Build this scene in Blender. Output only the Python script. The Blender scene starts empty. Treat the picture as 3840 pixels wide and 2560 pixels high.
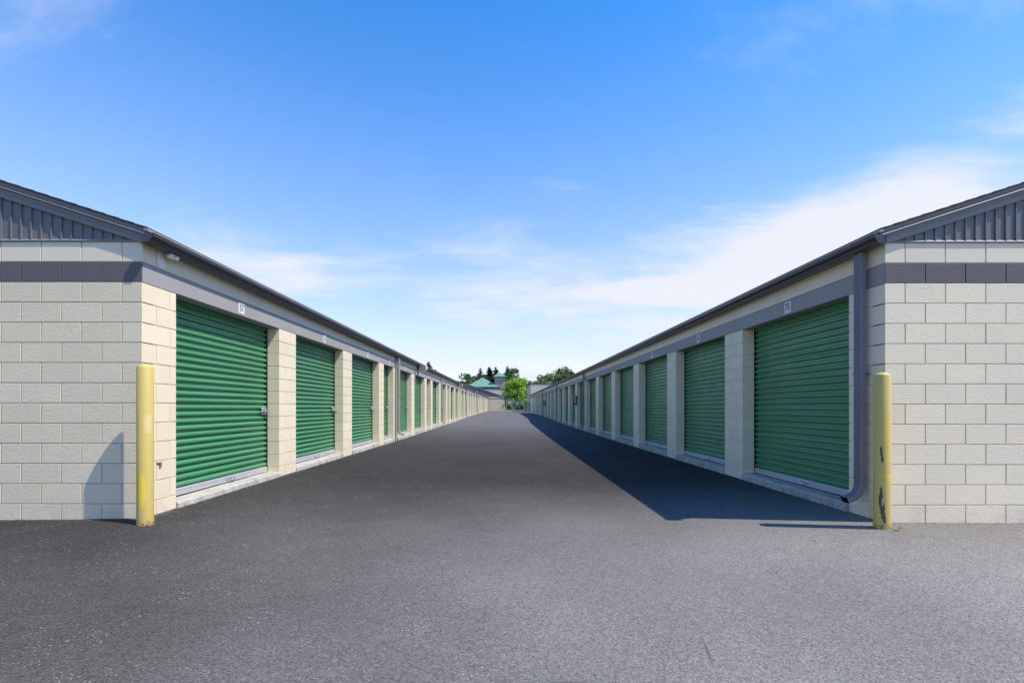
import bpy, bmesh, math, random
import numpy as np
from mathutils import Vector, Matrix
R = math.radians
rnd = random.Random(7)
S = bpy.context.scene
C = S.collection

# ------------------------------------------------------------------ camera
CAM_Z = 1.145
cam_d = bpy.data.cameras.new('camera')
cam_d.sensor_width = 36.0
cam_d.lens = 1796 / 3840 * 36.0
cam_d.shift_x = 0.006
cam_d.shift_y = 0.0643
cam_d.clip_start = 0.05
cam_d.clip_end = 4000
cam = bpy.data.objects.new('camera', cam_d)
cam.location = (0, 0, CAM_Z)
cam.rotation_euler = (R(90), 0, 0)
C.objects.link(cam)
S.camera = cam

# ------------------------------------------------------------------ sun and sky
SUN_EL, SUN_A = 57.0, 19.8            # elevation; angle between sun azimuth and the front walls
sdir = Vector((math.cos(R(SUN_A)) * math.cos(R(SUN_EL)), -math.sin(R(SUN_A)) * math.cos(R(SUN_EL)), math.sin(R(SUN_EL))))
sun_d = bpy.data.lights.new('sun', 'SUN')
sun_d.energy = 3.9
sun_d.angle = R(0.53)
sun_d.color = (1.0, 0.94, 0.845)
sun = bpy.data.objects.new('sun', sun_d)
sun.rotation_euler = sdir.to_track_quat('Z', 'Y').to_euler()
sun.location = (20, -10, 40)
C.objects.link(sun)

W = bpy.data.worlds.new('World')
S.world = W
W.use_nodes = True
nt = W.node_tree
N, L = nt.nodes, nt.links
N.clear()


def wn(t, **kw):
    n = N.new(t)
    for k, v in kw.items():
        setattr(n, k, v)
    return n


def wmath(op, a, b=None, c=None, clamp=False):
    n = N.new('ShaderNodeMath'); n.operation = op; n.use_clamp = clamp
    for i, v in enumerate((a, b, c)):
        if v is None: continue
        if isinstance(v, (int, float)): n.inputs[i].default_value = v
        else: L.new(v, n.inputs[i])
    return n.outputs[0]


def wvec(op, a, b=None):
    n = N.new('ShaderNodeVectorMath'); n.operation = op
    for i, v in enumerate((a, b)):
        if v is None: continue
        if isinstance(v, (tuple, list)): n.inputs[i].default_value = v
        else: L.new(v, n.inputs[i])
    return n


def wstep(x, lo, hi):
    n = N.new('ShaderNodeMapRange'); n.interpolation_type = 'SMOOTHSTEP'
    L.new(x, n.inputs[0])
    n.inputs[1].default_value = lo; n.inputs[2].default_value = hi
    return n.outputs[0]


sky = wn('ShaderNodeTexSky', sky_type='NISHITA')
sky.sun_disc = False
sky.sun_elevation = R(SUN_EL)
sky.sun_rotation = math.atan2(sdir.x, sdir.y)
sky.altitude = 100
sky.air_density = 1.0
sky.dust_density = 0.15
sky.ozone_density = 1.6
hs = wn('ShaderNodeHueSaturation')
hs.inputs['Saturation'].default_value = 1.48
hs.inputs['Value'].default_value = 1.36
L.new(sky.outputs[0], hs.inputs['Color'])
tc = wn('ShaderNodeTexCoord')
nrm = wvec('NORMALIZE', tc.outputs['Generated'])
D = nrm.outputs[0]
sep = wn('ShaderNodeSeparateXYZ'); L.new(D, sep.inputs[0])
zc = wmath('ADD', wmath('MAXIMUM', sep.outputs[2], 0.0), 0.12)
comb = wn('ShaderNodeCombineXYZ')
L.new(wmath('DIVIDE', sep.outputs[0], zc), comb.inputs[0])
L.new(wmath('DIVIDE', sep.outputs[1], zc), comb.inputs[1])
P = comb.outputs[0]


def wnoise(vec, scale, detail, rough, dist=0.0, rot=0.0, sc=(1, 1, 1), off=(0, 0, 0)):
    mp = wn('ShaderNodeMapping')
    mp.inputs['Rotation'].default_value = (0, 0, rot)
    mp.inputs['Scale'].default_value = sc
    mp.inputs['Location'].default_value = off
    L.new(vec, mp.inputs[0])
    n = wn('ShaderNodeTexNoise')
    n.inputs['Scale'].default_value = scale
    n.inputs['Detail'].default_value = detail
    n.inputs['Roughness'].default_value = rough
    n.inputs['Distortion'].default_value = dist
    L.new(mp.outputs[0], n.inputs['Vector'])
    return n.outputs['Fac']


wisp = wnoise(P, 1.5, 9, 0.62, 0.5, R(25), (0.55, 1.25, 1), (5.6, 1.1, 0))
puff = wnoise(P, 0.9, 7, 0.55, 0.25, R(-15), (1, 1, 1), (1.7, 5.2, 0))


def pix(px, py):                      # a direction in the sky, from the picture's own rays
    return Vector((px - 1897, 1796, 1527 - py)).normalized()


def bank(a, b, width, lo, hi):        # a long cloud bank lying along the great circle a-b
    n = a.cross(b).normalized(); c = (a + b).normalized()
    dn = wmath('ABSOLUTE', wvec('DOT_PRODUCT', D, tuple(n)).outputs['Value'])
    dc = wvec('DOT_PRODUCT', D, tuple(c)).outputs['Value']
    return wmath('MULTIPLY', wstep(dn, width, 0.0), wstep(dc, lo, hi))


b_right = bank(pix(3150, 900), pix(4250, 390), 0.14, 0.80, 0.97)
b_mid = bank(pix(2250, 1060), pix(3000, 930), 0.15, 0.88, 0.985)
b_left = bank(pix(700, 1060), pix(1700, 1040), 0.16, 0.84, 0.985)
banks = wmath('ADD', wmath('MULTIPLY', b_right, 1.2), wmath('ADD', wmath('MULTIPLY', b_mid, 1.15), wmath('MULTIPLY', b_left, 0.9)))
shape = wmath('ADD', wmath('MULTIPLY', wisp, 0.6), wmath('MULTIPLY', puff, 0.4))
dens_b = wmath('MULTIPLY', wstep(wmath('ADD', wmath('MULTIPLY', banks, 0.52), wmath('MULTIPLY', wmath('SUBTRACT', shape, 0.52), 3.4)), 0.02, 0.95), 0.95)
dens_g = wmath('MULTIPLY', wstep(shape, 0.57, 0.82), 0.14)
veil = wmath('MULTIPLY', wmath('POWER', wmath('SUBTRACT', 1.0, wmath('MAXIMUM', sep.outputs[2], 0.0)), 2.45), 0.97)
veil2 = wmath('MULTIPLY', veil, wmath('ADD', 0.80, wmath('MULTIPLY', puff, 0.4)), None, True)
dens = wmath('SUBTRACT', 1.0, wmath('MULTIPLY', wmath('SUBTRACT', 1.0, dens_b), wmath('SUBTRACT', 1.0, dens_g)), clamp=True)
tint = wvec('MULTIPLY', hs.outputs[0], (1.15, 0.885, 0.95))
hz = wn('ShaderNodeMix', data_type='RGBA')               # pale air near the horizon
L.new(veil2, hz.inputs['Factor'])
L.new(tint.outputs[0], hz.inputs['A'])
SKY_K = 0.15
hz.inputs['B'].default_value = (0.495 / SKY_K, 0.520 / SKY_K, 0.64 / SKY_K, 1)
mix = wn('ShaderNodeMix', data_type='RGBA')
L.new(dens, mix.inputs['Factor'])
L.new(hz.outputs['Result'], mix.inputs['A'])

mix.inputs['B'].default_value = (0.575 / SKY_K, 0.585 / SKY_K, 0.63 / SKY_K, 1)
bg = wn('ShaderNodeBackground')
bg.inputs['Strength'].default_value = SKY_K
L.new(mix.outputs['Result'], bg.inputs['Color'])
wo = wn('ShaderNodeOutputWorld')
L.new(bg.outputs[0], wo.inputs['Surface'])

S.view_settings.view_transform = 'Standard'
S.view_settings.look = 'None'
S.view_settings.gamma = 1.0
S.view_settings.use_curve_mapping = False
S.view_settings.exposure = 0.62
S.cycles.max_bounces = 6
S.cycles.diffuse_bounces = 5
S.cycles.glossy_bounces = 3
S.cycles.transparent_max_bounces = 8


# ------------------------------------------------------------------ materials
class MT:
    """tiny node-graph helper"""
    def __init__(s, name, rough=0.7, metal=0.0, spec=0.5):
        s.m = bpy.data.materials.new(name)
        s.m.use_nodes = True
        s.t = s.m.node_tree
        s.b = s.t.nodes['Principled BSDF']
        s.b.inputs['Roughness'].default_value = rough
        s.b.inputs['Metallic'].default_value = metal
        s.b.inputs['Specular IOR Level'].default_value = spec
        s._pos = None

    def node(s, t, **kw):
        n = s.t.nodes.new(t)
        for k, v in kw.items(): setattr(n, k, v)
        return n

    def link(s, a, b): s.t.links.new(a, b)

    def pos(s, kind='world'):
        if kind == 'world':
            return s.node('ShaderNodeNewGeometry').outputs['Position']
        return s.node('ShaderNodeTexCoord').outputs['Object']

    def map(s, vec, sc=(1, 1, 1), loc=(0, 0, 0)):
        n = s.node('ShaderNodeMapping')
        n.inputs['Scale'].default_value = sc
        n.inputs['Location'].default_value = loc
        s.link(vec, n.inputs[0]); return n.outputs[0]

    def noise(s, vec, scale, detail=4, rough=0.55, dist=0.0):
        n = s.node('ShaderNodeTexNoise')
        n.inputs['Scale'].default_value = scale
        n.inputs['Detail'].default_value = detail
        n.inputs['Roughness'].default_value = rough
        n.inputs['Distortion'].default_value = dist
        s.link(vec, n.inputs['Vector']); return n.outputs['Fac']

    def voro(s, vec, scale, feature='F1', out='Distance'):
        n = s.node('ShaderNodeTexVoronoi'); n.feature = feature
        n.inputs['Scale'].default_value = scale
        s.link(vec, n.inputs['Vector']); return n.outputs[out]

    def math(s, op, a, b=None, clamp=False):
        n = s.node('ShaderNodeMath'); n.operation = op; n.use_clamp = clamp
        for i, v in enumerate((a, b)):
            if v is None: continue
            if isinstance(v, (int, float)): n.inputs[i].default_value = v
            else: s.link(v, n.inputs[i])
        return n.outputs[0]

    def step(s, x, lo, hi, smooth=True, a=0.0, b=1.0):
        n = s.node('ShaderNodeMapRange')
        if smooth: n.interpolation_type = 'SMOOTHSTEP'
        s.link(x, n.inputs[0])
        n.inputs[1].default_value = lo; n.inputs[2].default_value = hi
        n.inputs[3].default_value = a; n.inputs[4].default_value = b
        return n.outputs[0]

    def mix(s, f, a, b, blend='MIX'):
        n = s.node('ShaderNodeMix', data_type='RGBA'); n.blend_type = blend
        for k, v in (('Factor', f), ('A', a), ('B', b)):
            i = n.inputs[k] if k != 'Factor' else n.inputs['Factor']
            if isinstance(v, (int, float)) and k == 'Factor': i.default_value = v
            elif isinstance(v, tuple): i.default_value = (*v, 1) if len(v) == 3 else v
            else: s.link(v, i)
        return n.outputs['Result']

    def val(s, col, k):                 # multiply a colour by a scalar socket
        n = s.node('ShaderNodeVectorMath', operation='SCALE')
        if isinstance(col, tuple): n.inputs[0].default_value = col
        else: s.link(col, n.inputs[0])
        s.link(k, n.inputs['Scale']); return n.outputs[0]

    def base(s, v):
        if isinstance(v, tuple): s.b.inputs['Base Color'].default_value = (*v, 1)
        else: s.link(v, s.b.inputs['Base Color'])

    def bump(s, h, strength=0.3, dist=0.01):
        n = s.node('ShaderNodeBump')
        n.inputs['Strength'].default_value = strength
        n.inputs['Distance'].default_value = dist
        s.link(h, n.inputs['Height']); s.link(n.outputs[0], s.b.inputs['Normal'])

    def rnd(s): return s.node('ShaderNodeObjectInfo').outputs['Random']

    def xyz(s, vec):
        n = s.node('ShaderNodeSeparateXYZ'); s.link(vec, n.inputs[0]); return n.outputs


def m_masonry(name, col, var=0.035, smooth=False, streak=0.0):
    m = MT(name, rough=0.62, spec=0.35)
    p = m.pos()
    n1 = m.noise(p, 1.1, 5, 0.6)
    k = m.step(n1, 0.25, 0.8, False, 1.0 - 2 * var, 1.0 + var)
    k = m.math('MULTIPLY', k, m.step(m.rnd(), 0, 1, False, 1 - var, 1 + var * 0.8))
    c = m.val(col, k)
    # dust and splash stains in the lowest courses, broken up by noise
    z = m.xyz(p)[2]
    st = m.math('MULTIPLY', m.step(z, 0.30, 0.0), m.step(m.noise(p, 5.5, 6, 0.7), 0.42, 0.72))
    c = m.mix(m.math('MULTIPLY', st, 0.35), c, (0.36, 0.31, 0.24))
    drip = m.step(m.noise(m.map(p, (3.2, 3.2, 0.25)), 2.0, 4, 0.6), 0.60, 0.80)
    c = m.mix(m.math('MULTIPLY', drip, 0.10 + streak), c, (0.30, 0.27, 0.22))
    m.base(c)
    fine = m.noise(p, 140, 3, 0.6)
    mid = m.noise(m.map(p, (1, 1, 1.5)), 38, 4, 0.6)
    pits = m.step(m.voro(p, 34), 0.02, 0.20)
    pmask = m.step(m.noise(p, 9, 2), 0.50, 0.62)
    pit = m.math('MULTIPLY', m.math('SUBTRACT', 1.0, pits), pmask)
    h = m.math('ADD', m.math('MULTIPLY', fine, 0.22), m.math('MULTIPLY', mid, 0.62))
    h = m.math('SUBTRACT', h, m.math('MULTIPLY', pit, 0.8))
    m.bump(h, 0.22 if smooth else 0.7, 0.006)
    return m.m


def m_simple(name, col, rough=0.6, metal=0.0, spec=0.5, var=0.06, scale=6.0, bump=0.0, bscale=60):
    m = MT(name, rough, metal, spec)
    p = m.pos()
    k = m.step(m.noise(p, scale, 5, 0.6), 0.25, 0.75, False, 1 - var, 1 + var)
    m.base(m.val(col, k))
    if bump: m.bump(m.noise(p, bscale, 4, 0.6), bump, 0.004)
    return m.m


CREAM = (0.79, 0.675, 0.475)
CREAM_R = (0.84, 0.72, 0.525)
M = {}
M['cream'] = m_masonry('cream_painted_block', CREAM)
M['cream2'] = m_masonry('pale_painted_block', CREAM_R)
M['mortar'] = m_masonry('dusty_shaded_mortar', (0.52, 0.44, 0.32))  # joint shadow put into the colour, along with a little dirt
M['band'] = m_masonry('grey_painted_block', (0.132, 0.115, 0.115))
M['lintel'] = m_masonry('grey_painted_lintel', (0.335, 0.312, 0.300), smooth=True, streak=0.15)
M['topcourse'] = m_masonry('cream_top_course', (0.79, 0.685, 0.52), smooth=True, streak=0.05)
M['metal'] = m_simple('charcoal_sheet_metal', (0.200, 0.193, 0.195), 0.62, 0.0, 0.5, 0.05, 3)
M['panel'] = m_simple('slate_gable_panel', (0.160, 0.155, 0.160), 0.5, 0.0, 0.4, 0.06, 4)
M['gutter'] = m_simple('dark_bronze_gutter', (0.050, 0.047, 0.050), 0.36, 0.0, 0.5, 0.10, 2)
M['drip'] = m_simple('pale_drip_edge', (0.33, 0.31, 0.29), 0.45, 0.0, 0.5, 0.1, 3)
M['spout'] = m_simple('grey_downspout_paint', (0.170, 0.168, 0.195), 0.45, 0.0, 0.45, 0.10, 4)
M['spout_b'] = m_simple('beige_downspout_paint', (0.33, 0.31, 0.28), 0.45, 0.0, 0.45, 0.10, 4)
M['shingle'] = m_simple('dark_asphalt_shingle', (0.045, 0.043, 0.045), 0.9, 0, 0.2, 0.3, 30, 0.5, 120)
M['steel'] = m_simple('galvanised_steel', (0.52, 0.53, 0.54), 0.36, 0.85, 0.5, 0.15, 9)
M['alu'] = m_simple('aluminium_rail', (0.60, 0.60, 0.61), 0.42, 0.55, 0.5, 0.10, 7)
M['black'] = m_simple('black_steel', (0.015, 0.015, 0.016), 0.5, 0, 0.4, 0.2, 8)
M['plate'] = m_simple('white_number_plate', (0.66, 0.67, 0.64), 0.45, 0, 0.4, 0.05, 20)
M['ink'] = m_simple('dark_lettering', (0.022, 0.026, 0.045), 0.5)
M['white'] = m_simple('white_plastic', (0.75, 0.75, 0.74), 0.4)
M['tan'] = m_simple('tan_lamp_housing', (0.30, 0.22, 0.15), 0.5)
M['lens'] = m_simple('pale_lamp_lens', (0.62, 0.60, 0.52), 0.25)
M['red'] = m_simple('red_cabinet_paint', (0.33, 0.022, 0.016), 0.4)
M['blue'] = m_simple('blue_sign_face', (0.08, 0.20, 0.42), 0.5)
M['skyblue'] = m_simple('pale_blue_sign_print', (0.45, 0.62, 0.78), 0.5)
M['navy'] = m_simple('navy_board', (0.03, 0.04, 0.09), 0.5)
M['yellow2'] = m_simple('yellow_post_paint', (0.62, 0.43, 0.07), 0.5, 0, 0.4, 0.12, 9)
M['greenroof'] = m_simple('seafoam_metal_roof', (0.16, 0.30, 0.205), 0.45, 0, 0.5, 0.08, 1.2)
M['greentrim'] = m_simple('dark_green_roof_trim', (0.03, 0.13, 0.10), 0.5)
M['stone'] = None
M['officewall'] = m_simple('beige_office_wall', (0.55, 0.505, 0.395), 0.8, 0, 0.2, 0.06, 0.6)
M['greywall'] = m_simple('grey_tower_wall', (0.36, 0.37, 0.36), 0.8, 0, 0.2, 0.06, 0.8)
M['pole'] = m_simple('weathered_pole_wood', (0.22, 0.19, 0.16), 0.85, 0, 0.2, 0.2, 3)
M['wire'] = m_simple('grey_power_cable', (0.16, 0.16, 0.16), 0.6)
M['bark'] = m_simple('tree_bark', (0.11, 0.085, 0.06), 0.9, 0, 0.2, 0.3, 6, 0.5, 20)
M['grit'] = m_simple('brown_grit', (0.17, 0.15, 0.125), 0.95, 0, 0.1, 0.5, 40)
M['ink_faded'] = m_simple('bleached_lettering', (0.17, 0.17, 0.18), 0.6)
M['leafdry'] = m_simple('dry_leaf', (0.36, 0.20, 0.08), 0.8, 0, 0.2, 0.25, 60)
M['patch'] = m_simple('off_white_patch', (0.80, 0.79, 0.74), 0.6)


def m_green():
    m = MT('green_door_paint', rough=0.34, spec=0.5)
    p = m.pos()
    z = m.xyz(p)[2]
    k = m.step(m.noise(m.map(p, (0.6, 0.6, 3.0)), 1.6, 5, 0.6), 0.2, 0.8, False, 0.88, 1.12)
    k = m.math('MULTIPLY', k, m.step(m.rnd(), 0, 1, False, 0.92, 1.08))
    c = m.val((0.070, 0.265, 0.118), k)
    chalk = m.step(m.noise(m.map(p, (1.5, 1.5, 14)), 1.3, 5, 0.7), 0.52, 0.85)
    c = m.mix(m.math('MULTIPLY', chalk, 0.22), c, (0.15, 0.33, 0.22))
    scuff = m.math('MULTIPLY', m.step(m.noise(m.map(p, (1.2, 1.2, 5)), 2.6, 5, 0.7), 0.62, 0.74), m.step(z, 1.5, 0.2))
    c = m.mix(m.math('MULTIPLY', scuff, 0.30), c, (0.20, 0.26, 0.19))
    dust = m.step(m.noise(p, 55, 2), 0.73, 0.80)
    c = m.mix(m.math('MULTIPLY', dust, 0.3), c, (0.30, 0.36, 0.30))
    m.base(c)
    m.link(m.step(m.noise(p, 4, 4), 0.3, 0.7, False, 0.28, 0.45), m.b.inputs['Roughness'])
    m.bump(m.noise(m.map(p, (0.4, 0.4, 1.0)), 7, 2), 0.10, 0.006)
    return m.m


M['green'] = m_green()


def m_concrete():
    m = MT('weathered_concrete_sill', rough=0.85, spec=0.25)
    p = m.pos()
    c = m.mix(m.step(m.noise(p, 4, 6, 0.7), 0.3, 0.75), (0.50, 0.465, 0.40), (0.30, 0.28, 0.25))
    dirt = m.step(m.noise(p, 17, 5, 0.7), 0.52, 0.68)
    edge = m.step(m.xyz(p)[2], 0.085, 0.02)
    c = m.mix(m.math('MULTIPLY', dirt, m.math('ADD', 0.12, m.math('MULTIPLY', edge, 0.55))), c, (0.05, 0.045, 0.04))
    m.base(c)
    m.bump(m.noise(p, 45, 5, 0.65), 0.5, 0.006)
    return m.m


M['concrete'] = m_concrete()


def m_asphalt():
    m = MT('asphalt', rough=0.92, spec=0.06)
    p = m.pos()
    x, y, z = m.xyz(p)
    # newer sealed surface in the aisle and on the left, older bleached surface towards the front right
    wx = m.math('ADD', m.step(x, -5.5, 4.0, True), m.math('MULTIPLY', m.math('SUBTRACT', m.noise(p, 0.55, 4, 0.6), 0.5), 0.5))
    worn = m.math('MULTIPLY', wx, m.step(y, 8.5, 3.2), clamp=True)
    far = m.step(y, 9, 36)
    big = m.step(m.noise(p, 0.5, 5, 0.6), 0.25, 0.78, False, 0.86, 1.14)
    c = m.mix(worn, (0.0405, 0.0365, 0.0345), (0.226, 0.210, 0.190))
    c = m.mix(m.math('MULTIPLY', far, 0.85), c, (0.140, 0.134, 0.136))
    c = m.val(c, big)
    # aggregate: every stone its own tone
    vc = m.node('ShaderNodeTexVoronoi'); vc.inputs['Scale'].default_value = 150
    m.link(p, vc.inputs['Vector'])
    sx = m.xyz(vc.outputs['Color'])[0]
    tone = m.step(sx, 0, 1, False, 0.58, 1.42)
    vf = m.node('ShaderNodeTexVoronoi'); vf.inputs['Scale'].default_value = 75
    m.link(p, vf.inputs['Vector'])
    tone2 = m.step(m.xyz(vf.outputs['Color'])[1], 0, 1, False, 0.93, 1.07)
    c = m.val(c, m.math('MULTIPLY', tone, tone2))
    glint = m.math('MULTIPLY', m.step(m.xyz(vc.outputs['Color'])[1], 0.965, 0.99), m.step(m.noise(p, 3.0, 3), 0.42, 0.66))
    c = m.mix(m.math('MULTIPLY', glint, 0.75), c, (0.42, 0.41, 0.39))
    # pitted spots
    hole = m.math('MULTIPLY', m.step(m.noise(p, 26, 3, 0.6), 0.66, 0.74), 0.55)
    c = m.mix(hole, c, (0.022, 0.022, 0.026))
    # faint tyre scuffs along the aisle and a damp crossing stain further down
    tyre = m.step(m.noise(m.map(p, (1.6, 0.07, 1)), 2.2, 4, 0.6), 0.56, 0.76)
    c = m.mix(m.math('MULTIPLY', tyre, m.math('MULTIPLY', m.step(y, 5, 9), 0.30)), c, (0.042, 0.042, 0.050))
    # hairline cracks near the front right corner
    cr = m.voro(m.map(p, (1, 1, 1)), 0.8, 'DISTANCE_TO_EDGE')
    crk = m.math('MULTIPLY', m.step(cr, 0.010, 0.0), m.math('MULTIPLY', m.step(m.noise(p, 1.3, 3), 0.54, 0.66), worn))
    c = m.mix(m.math('MULTIPLY', crk, 0.7), c, (0.02, 0.02, 0.022))
    m.base(c)
    h = m.math('ADD', m.math('MULTIPLY', vc.outputs['Distance'], -0.8), m.math('MULTIPLY', m.noise(p, 70, 4, 0.6), 0.7))
    m.bump(h, 0.55, 0.006)
    return m.m


M['asphalt'] = m_asphalt()


def m_bollard(name, kind):
    m = MT(name, rough=0.48, spec=0.4)
    o = m.pos('object')
    x, y, z = m.xyz(o)
    c = m.mix(m.step(m.noise(m.map(o, (2, 2, 0.7)), 2.2, 4, 0.6), 0.35, 0.7), (0.56, 0.415, 0.105), (0.52, 0.405, 0.135))

    def spot(cx, cz, rx, rz, wob=0.5):
        a = m.math('POWER', m.math('DIVIDE', m.math('SUBTRACT', x, cx), rx), 2.0)
        b = m.math('POWER', m.math('DIVIDE', m.math('SUBTRACT', z, cz), rz), 2.0)
        d = m.math('ADD', m.math('ADD', a, b), m.math('MULTIPLY', m.math('SUBTRACT', m.noise(o, 38, 5, 0.7), 0.5), wob * 3.2))
        return m.math('MULTIPLY', m.step(d, 1.2, 0.45), m.step(y, 0.0, -0.01))
    if kind == 0:
        c = m.mix(m.math('MULTIPLY', spot(0.016, 0.34, 0.030, 0.17, 0.12), 0.9), c, (0.72, 0.52, 0.035))
        c = m.mix(m.math('MULTIPLY', spot(0.060, 0.98, 0.030, 0.10, 0.15), 0.5), c, (0.64, 0.55, 0.28))
        c = m.mix(m.math('MULTIPLY', m.step(m.noise(m.map(o, (1, 1, 0.12)), 14, 4), 0.55, 0.7), 0.3), c, (0.70, 0.52, 0.09))
    else:
        for a in ((-0.050, 0.30, 0.012, 0.12, 0.9), (-0.040, 0.19, 0.015, 0.09, 1.1), (-0.030, 0.11, 0.014, 0.045, 1.1),
                  (-0.048, 0.76, 0.009, 0.05, 1.2), (-0.043, 0.68, 0.009, 0.035, 1.2)):
            c = m.mix(m.math('MULTIPLY', spot(*a), 0.9), c, (0.025, 0.023, 0.03))
        c = m.mix(m.math('MULTIPLY', spot(0.02, 0.52, 0.09, 0.022, 0.5), 0.5), c, (0.70, 0.52, 0.05))
        c = m.mix(m.math('MULTIPLY', spot(-0.041, 0.27, 0.006, 0.045, 0.3), 0.9), c, (0.42, 0.42, 0.42))
    rust = m.math('MULTIPLY', m.step(z, 0.085, 0.0), m.step(m.noise(o, 30, 4, 0.7), 0.46, 0.58))
    c = m.mix(rust, c, (0.16, 0.06, 0.018))
    chip = m.math('MULTIPLY', m.step(m.noise(o, 48, 3), 0.72, 0.76), 0.6)
    c = m.mix(chip, c, (0.30, 0.22, 0.08))
    m.base(c)
    m.bump(m.noise(o, 16, 4, 0.6), 0.12, 0.006)
    return m.m


M['bollard0'] = m_bollard('worn_yellow_bollard_paint', 0)
M['bollard1'] = m_bollard('scuffed_yellow_bollard_paint', 1)


def m_stone():
    m = MT('tower_fieldstone', rough=0.85, spec=0.2)
    p = m.pos()
    v = m.node('ShaderNodeTexVoronoi'); v.inputs['Scale'].default_value = 3.4
    m.link(p, v.inputs['Vector'])
    k = m.xyz(v.outputs['Color'])[0]
    m.base(m.mix(k, (0.24, 0.21, 0.18), (0.50, 0.46, 0.41)))
    m.bump(v.outputs['Distance'], 0.6, 0.06)
    return m.m


M['stone'] = m_stone()


def m_leaf(name, c1, c2, scale=0.9):
    m = MT(name, rough=0.6, spec=0.25)
    p = m.pos()
    k = m.step(m.noise(p, scale, 4, 0.6), 0.3, 0.72)
    c = m.mix(k, c1, c2)
    v = m.voro(p, 2.4, 'F1', 'Color')
    c = m.val(c, m.step(m.xyz(v)[0], 0, 1, False, 0.75, 1.25))
    m.base(c)
    m.b.inputs['Transmission Weight'].default_value = 0.0
    m.b.inputs['Subsurface Weight'].default_value = 0.0
    return m.m


M['leaf_bright'] = m_leaf('bright_lime_foliage', (0.15, 0.29, 0.028), (0.31, 0.47, 0.055))
M['leaf_mid'] = m_leaf('mid_green_foliage', (0.058, 0.125, 0.028), (0.125, 0.20, 0.045))
M['leaf_dark'] = m_leaf('dark_green_foliage', (0.025, 0.060, 0.020), (0.055, 0.095, 0.028))
M['needle'] = m_leaf('spruce_needles', (0.026, 0.058, 0.028), (0.055, 0.098, 0.042))
M['grass'] = m_simple('rough_grass', (0.07, 0.12, 0.03), 0.9, 0, 0.2, 0.3, 1.5, 0.3, 10)
M['road'] = m_simple('street_asphalt', (0.12, 0.12, 0.13), 0.85, 0, 0.3, 0.1, 0.8)
M['kerb'] = m_simple('pale_concrete_kerb', (0.48, 0.45, 0.40), 0.85, 0, 0.3, 0.1, 1.5)


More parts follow.
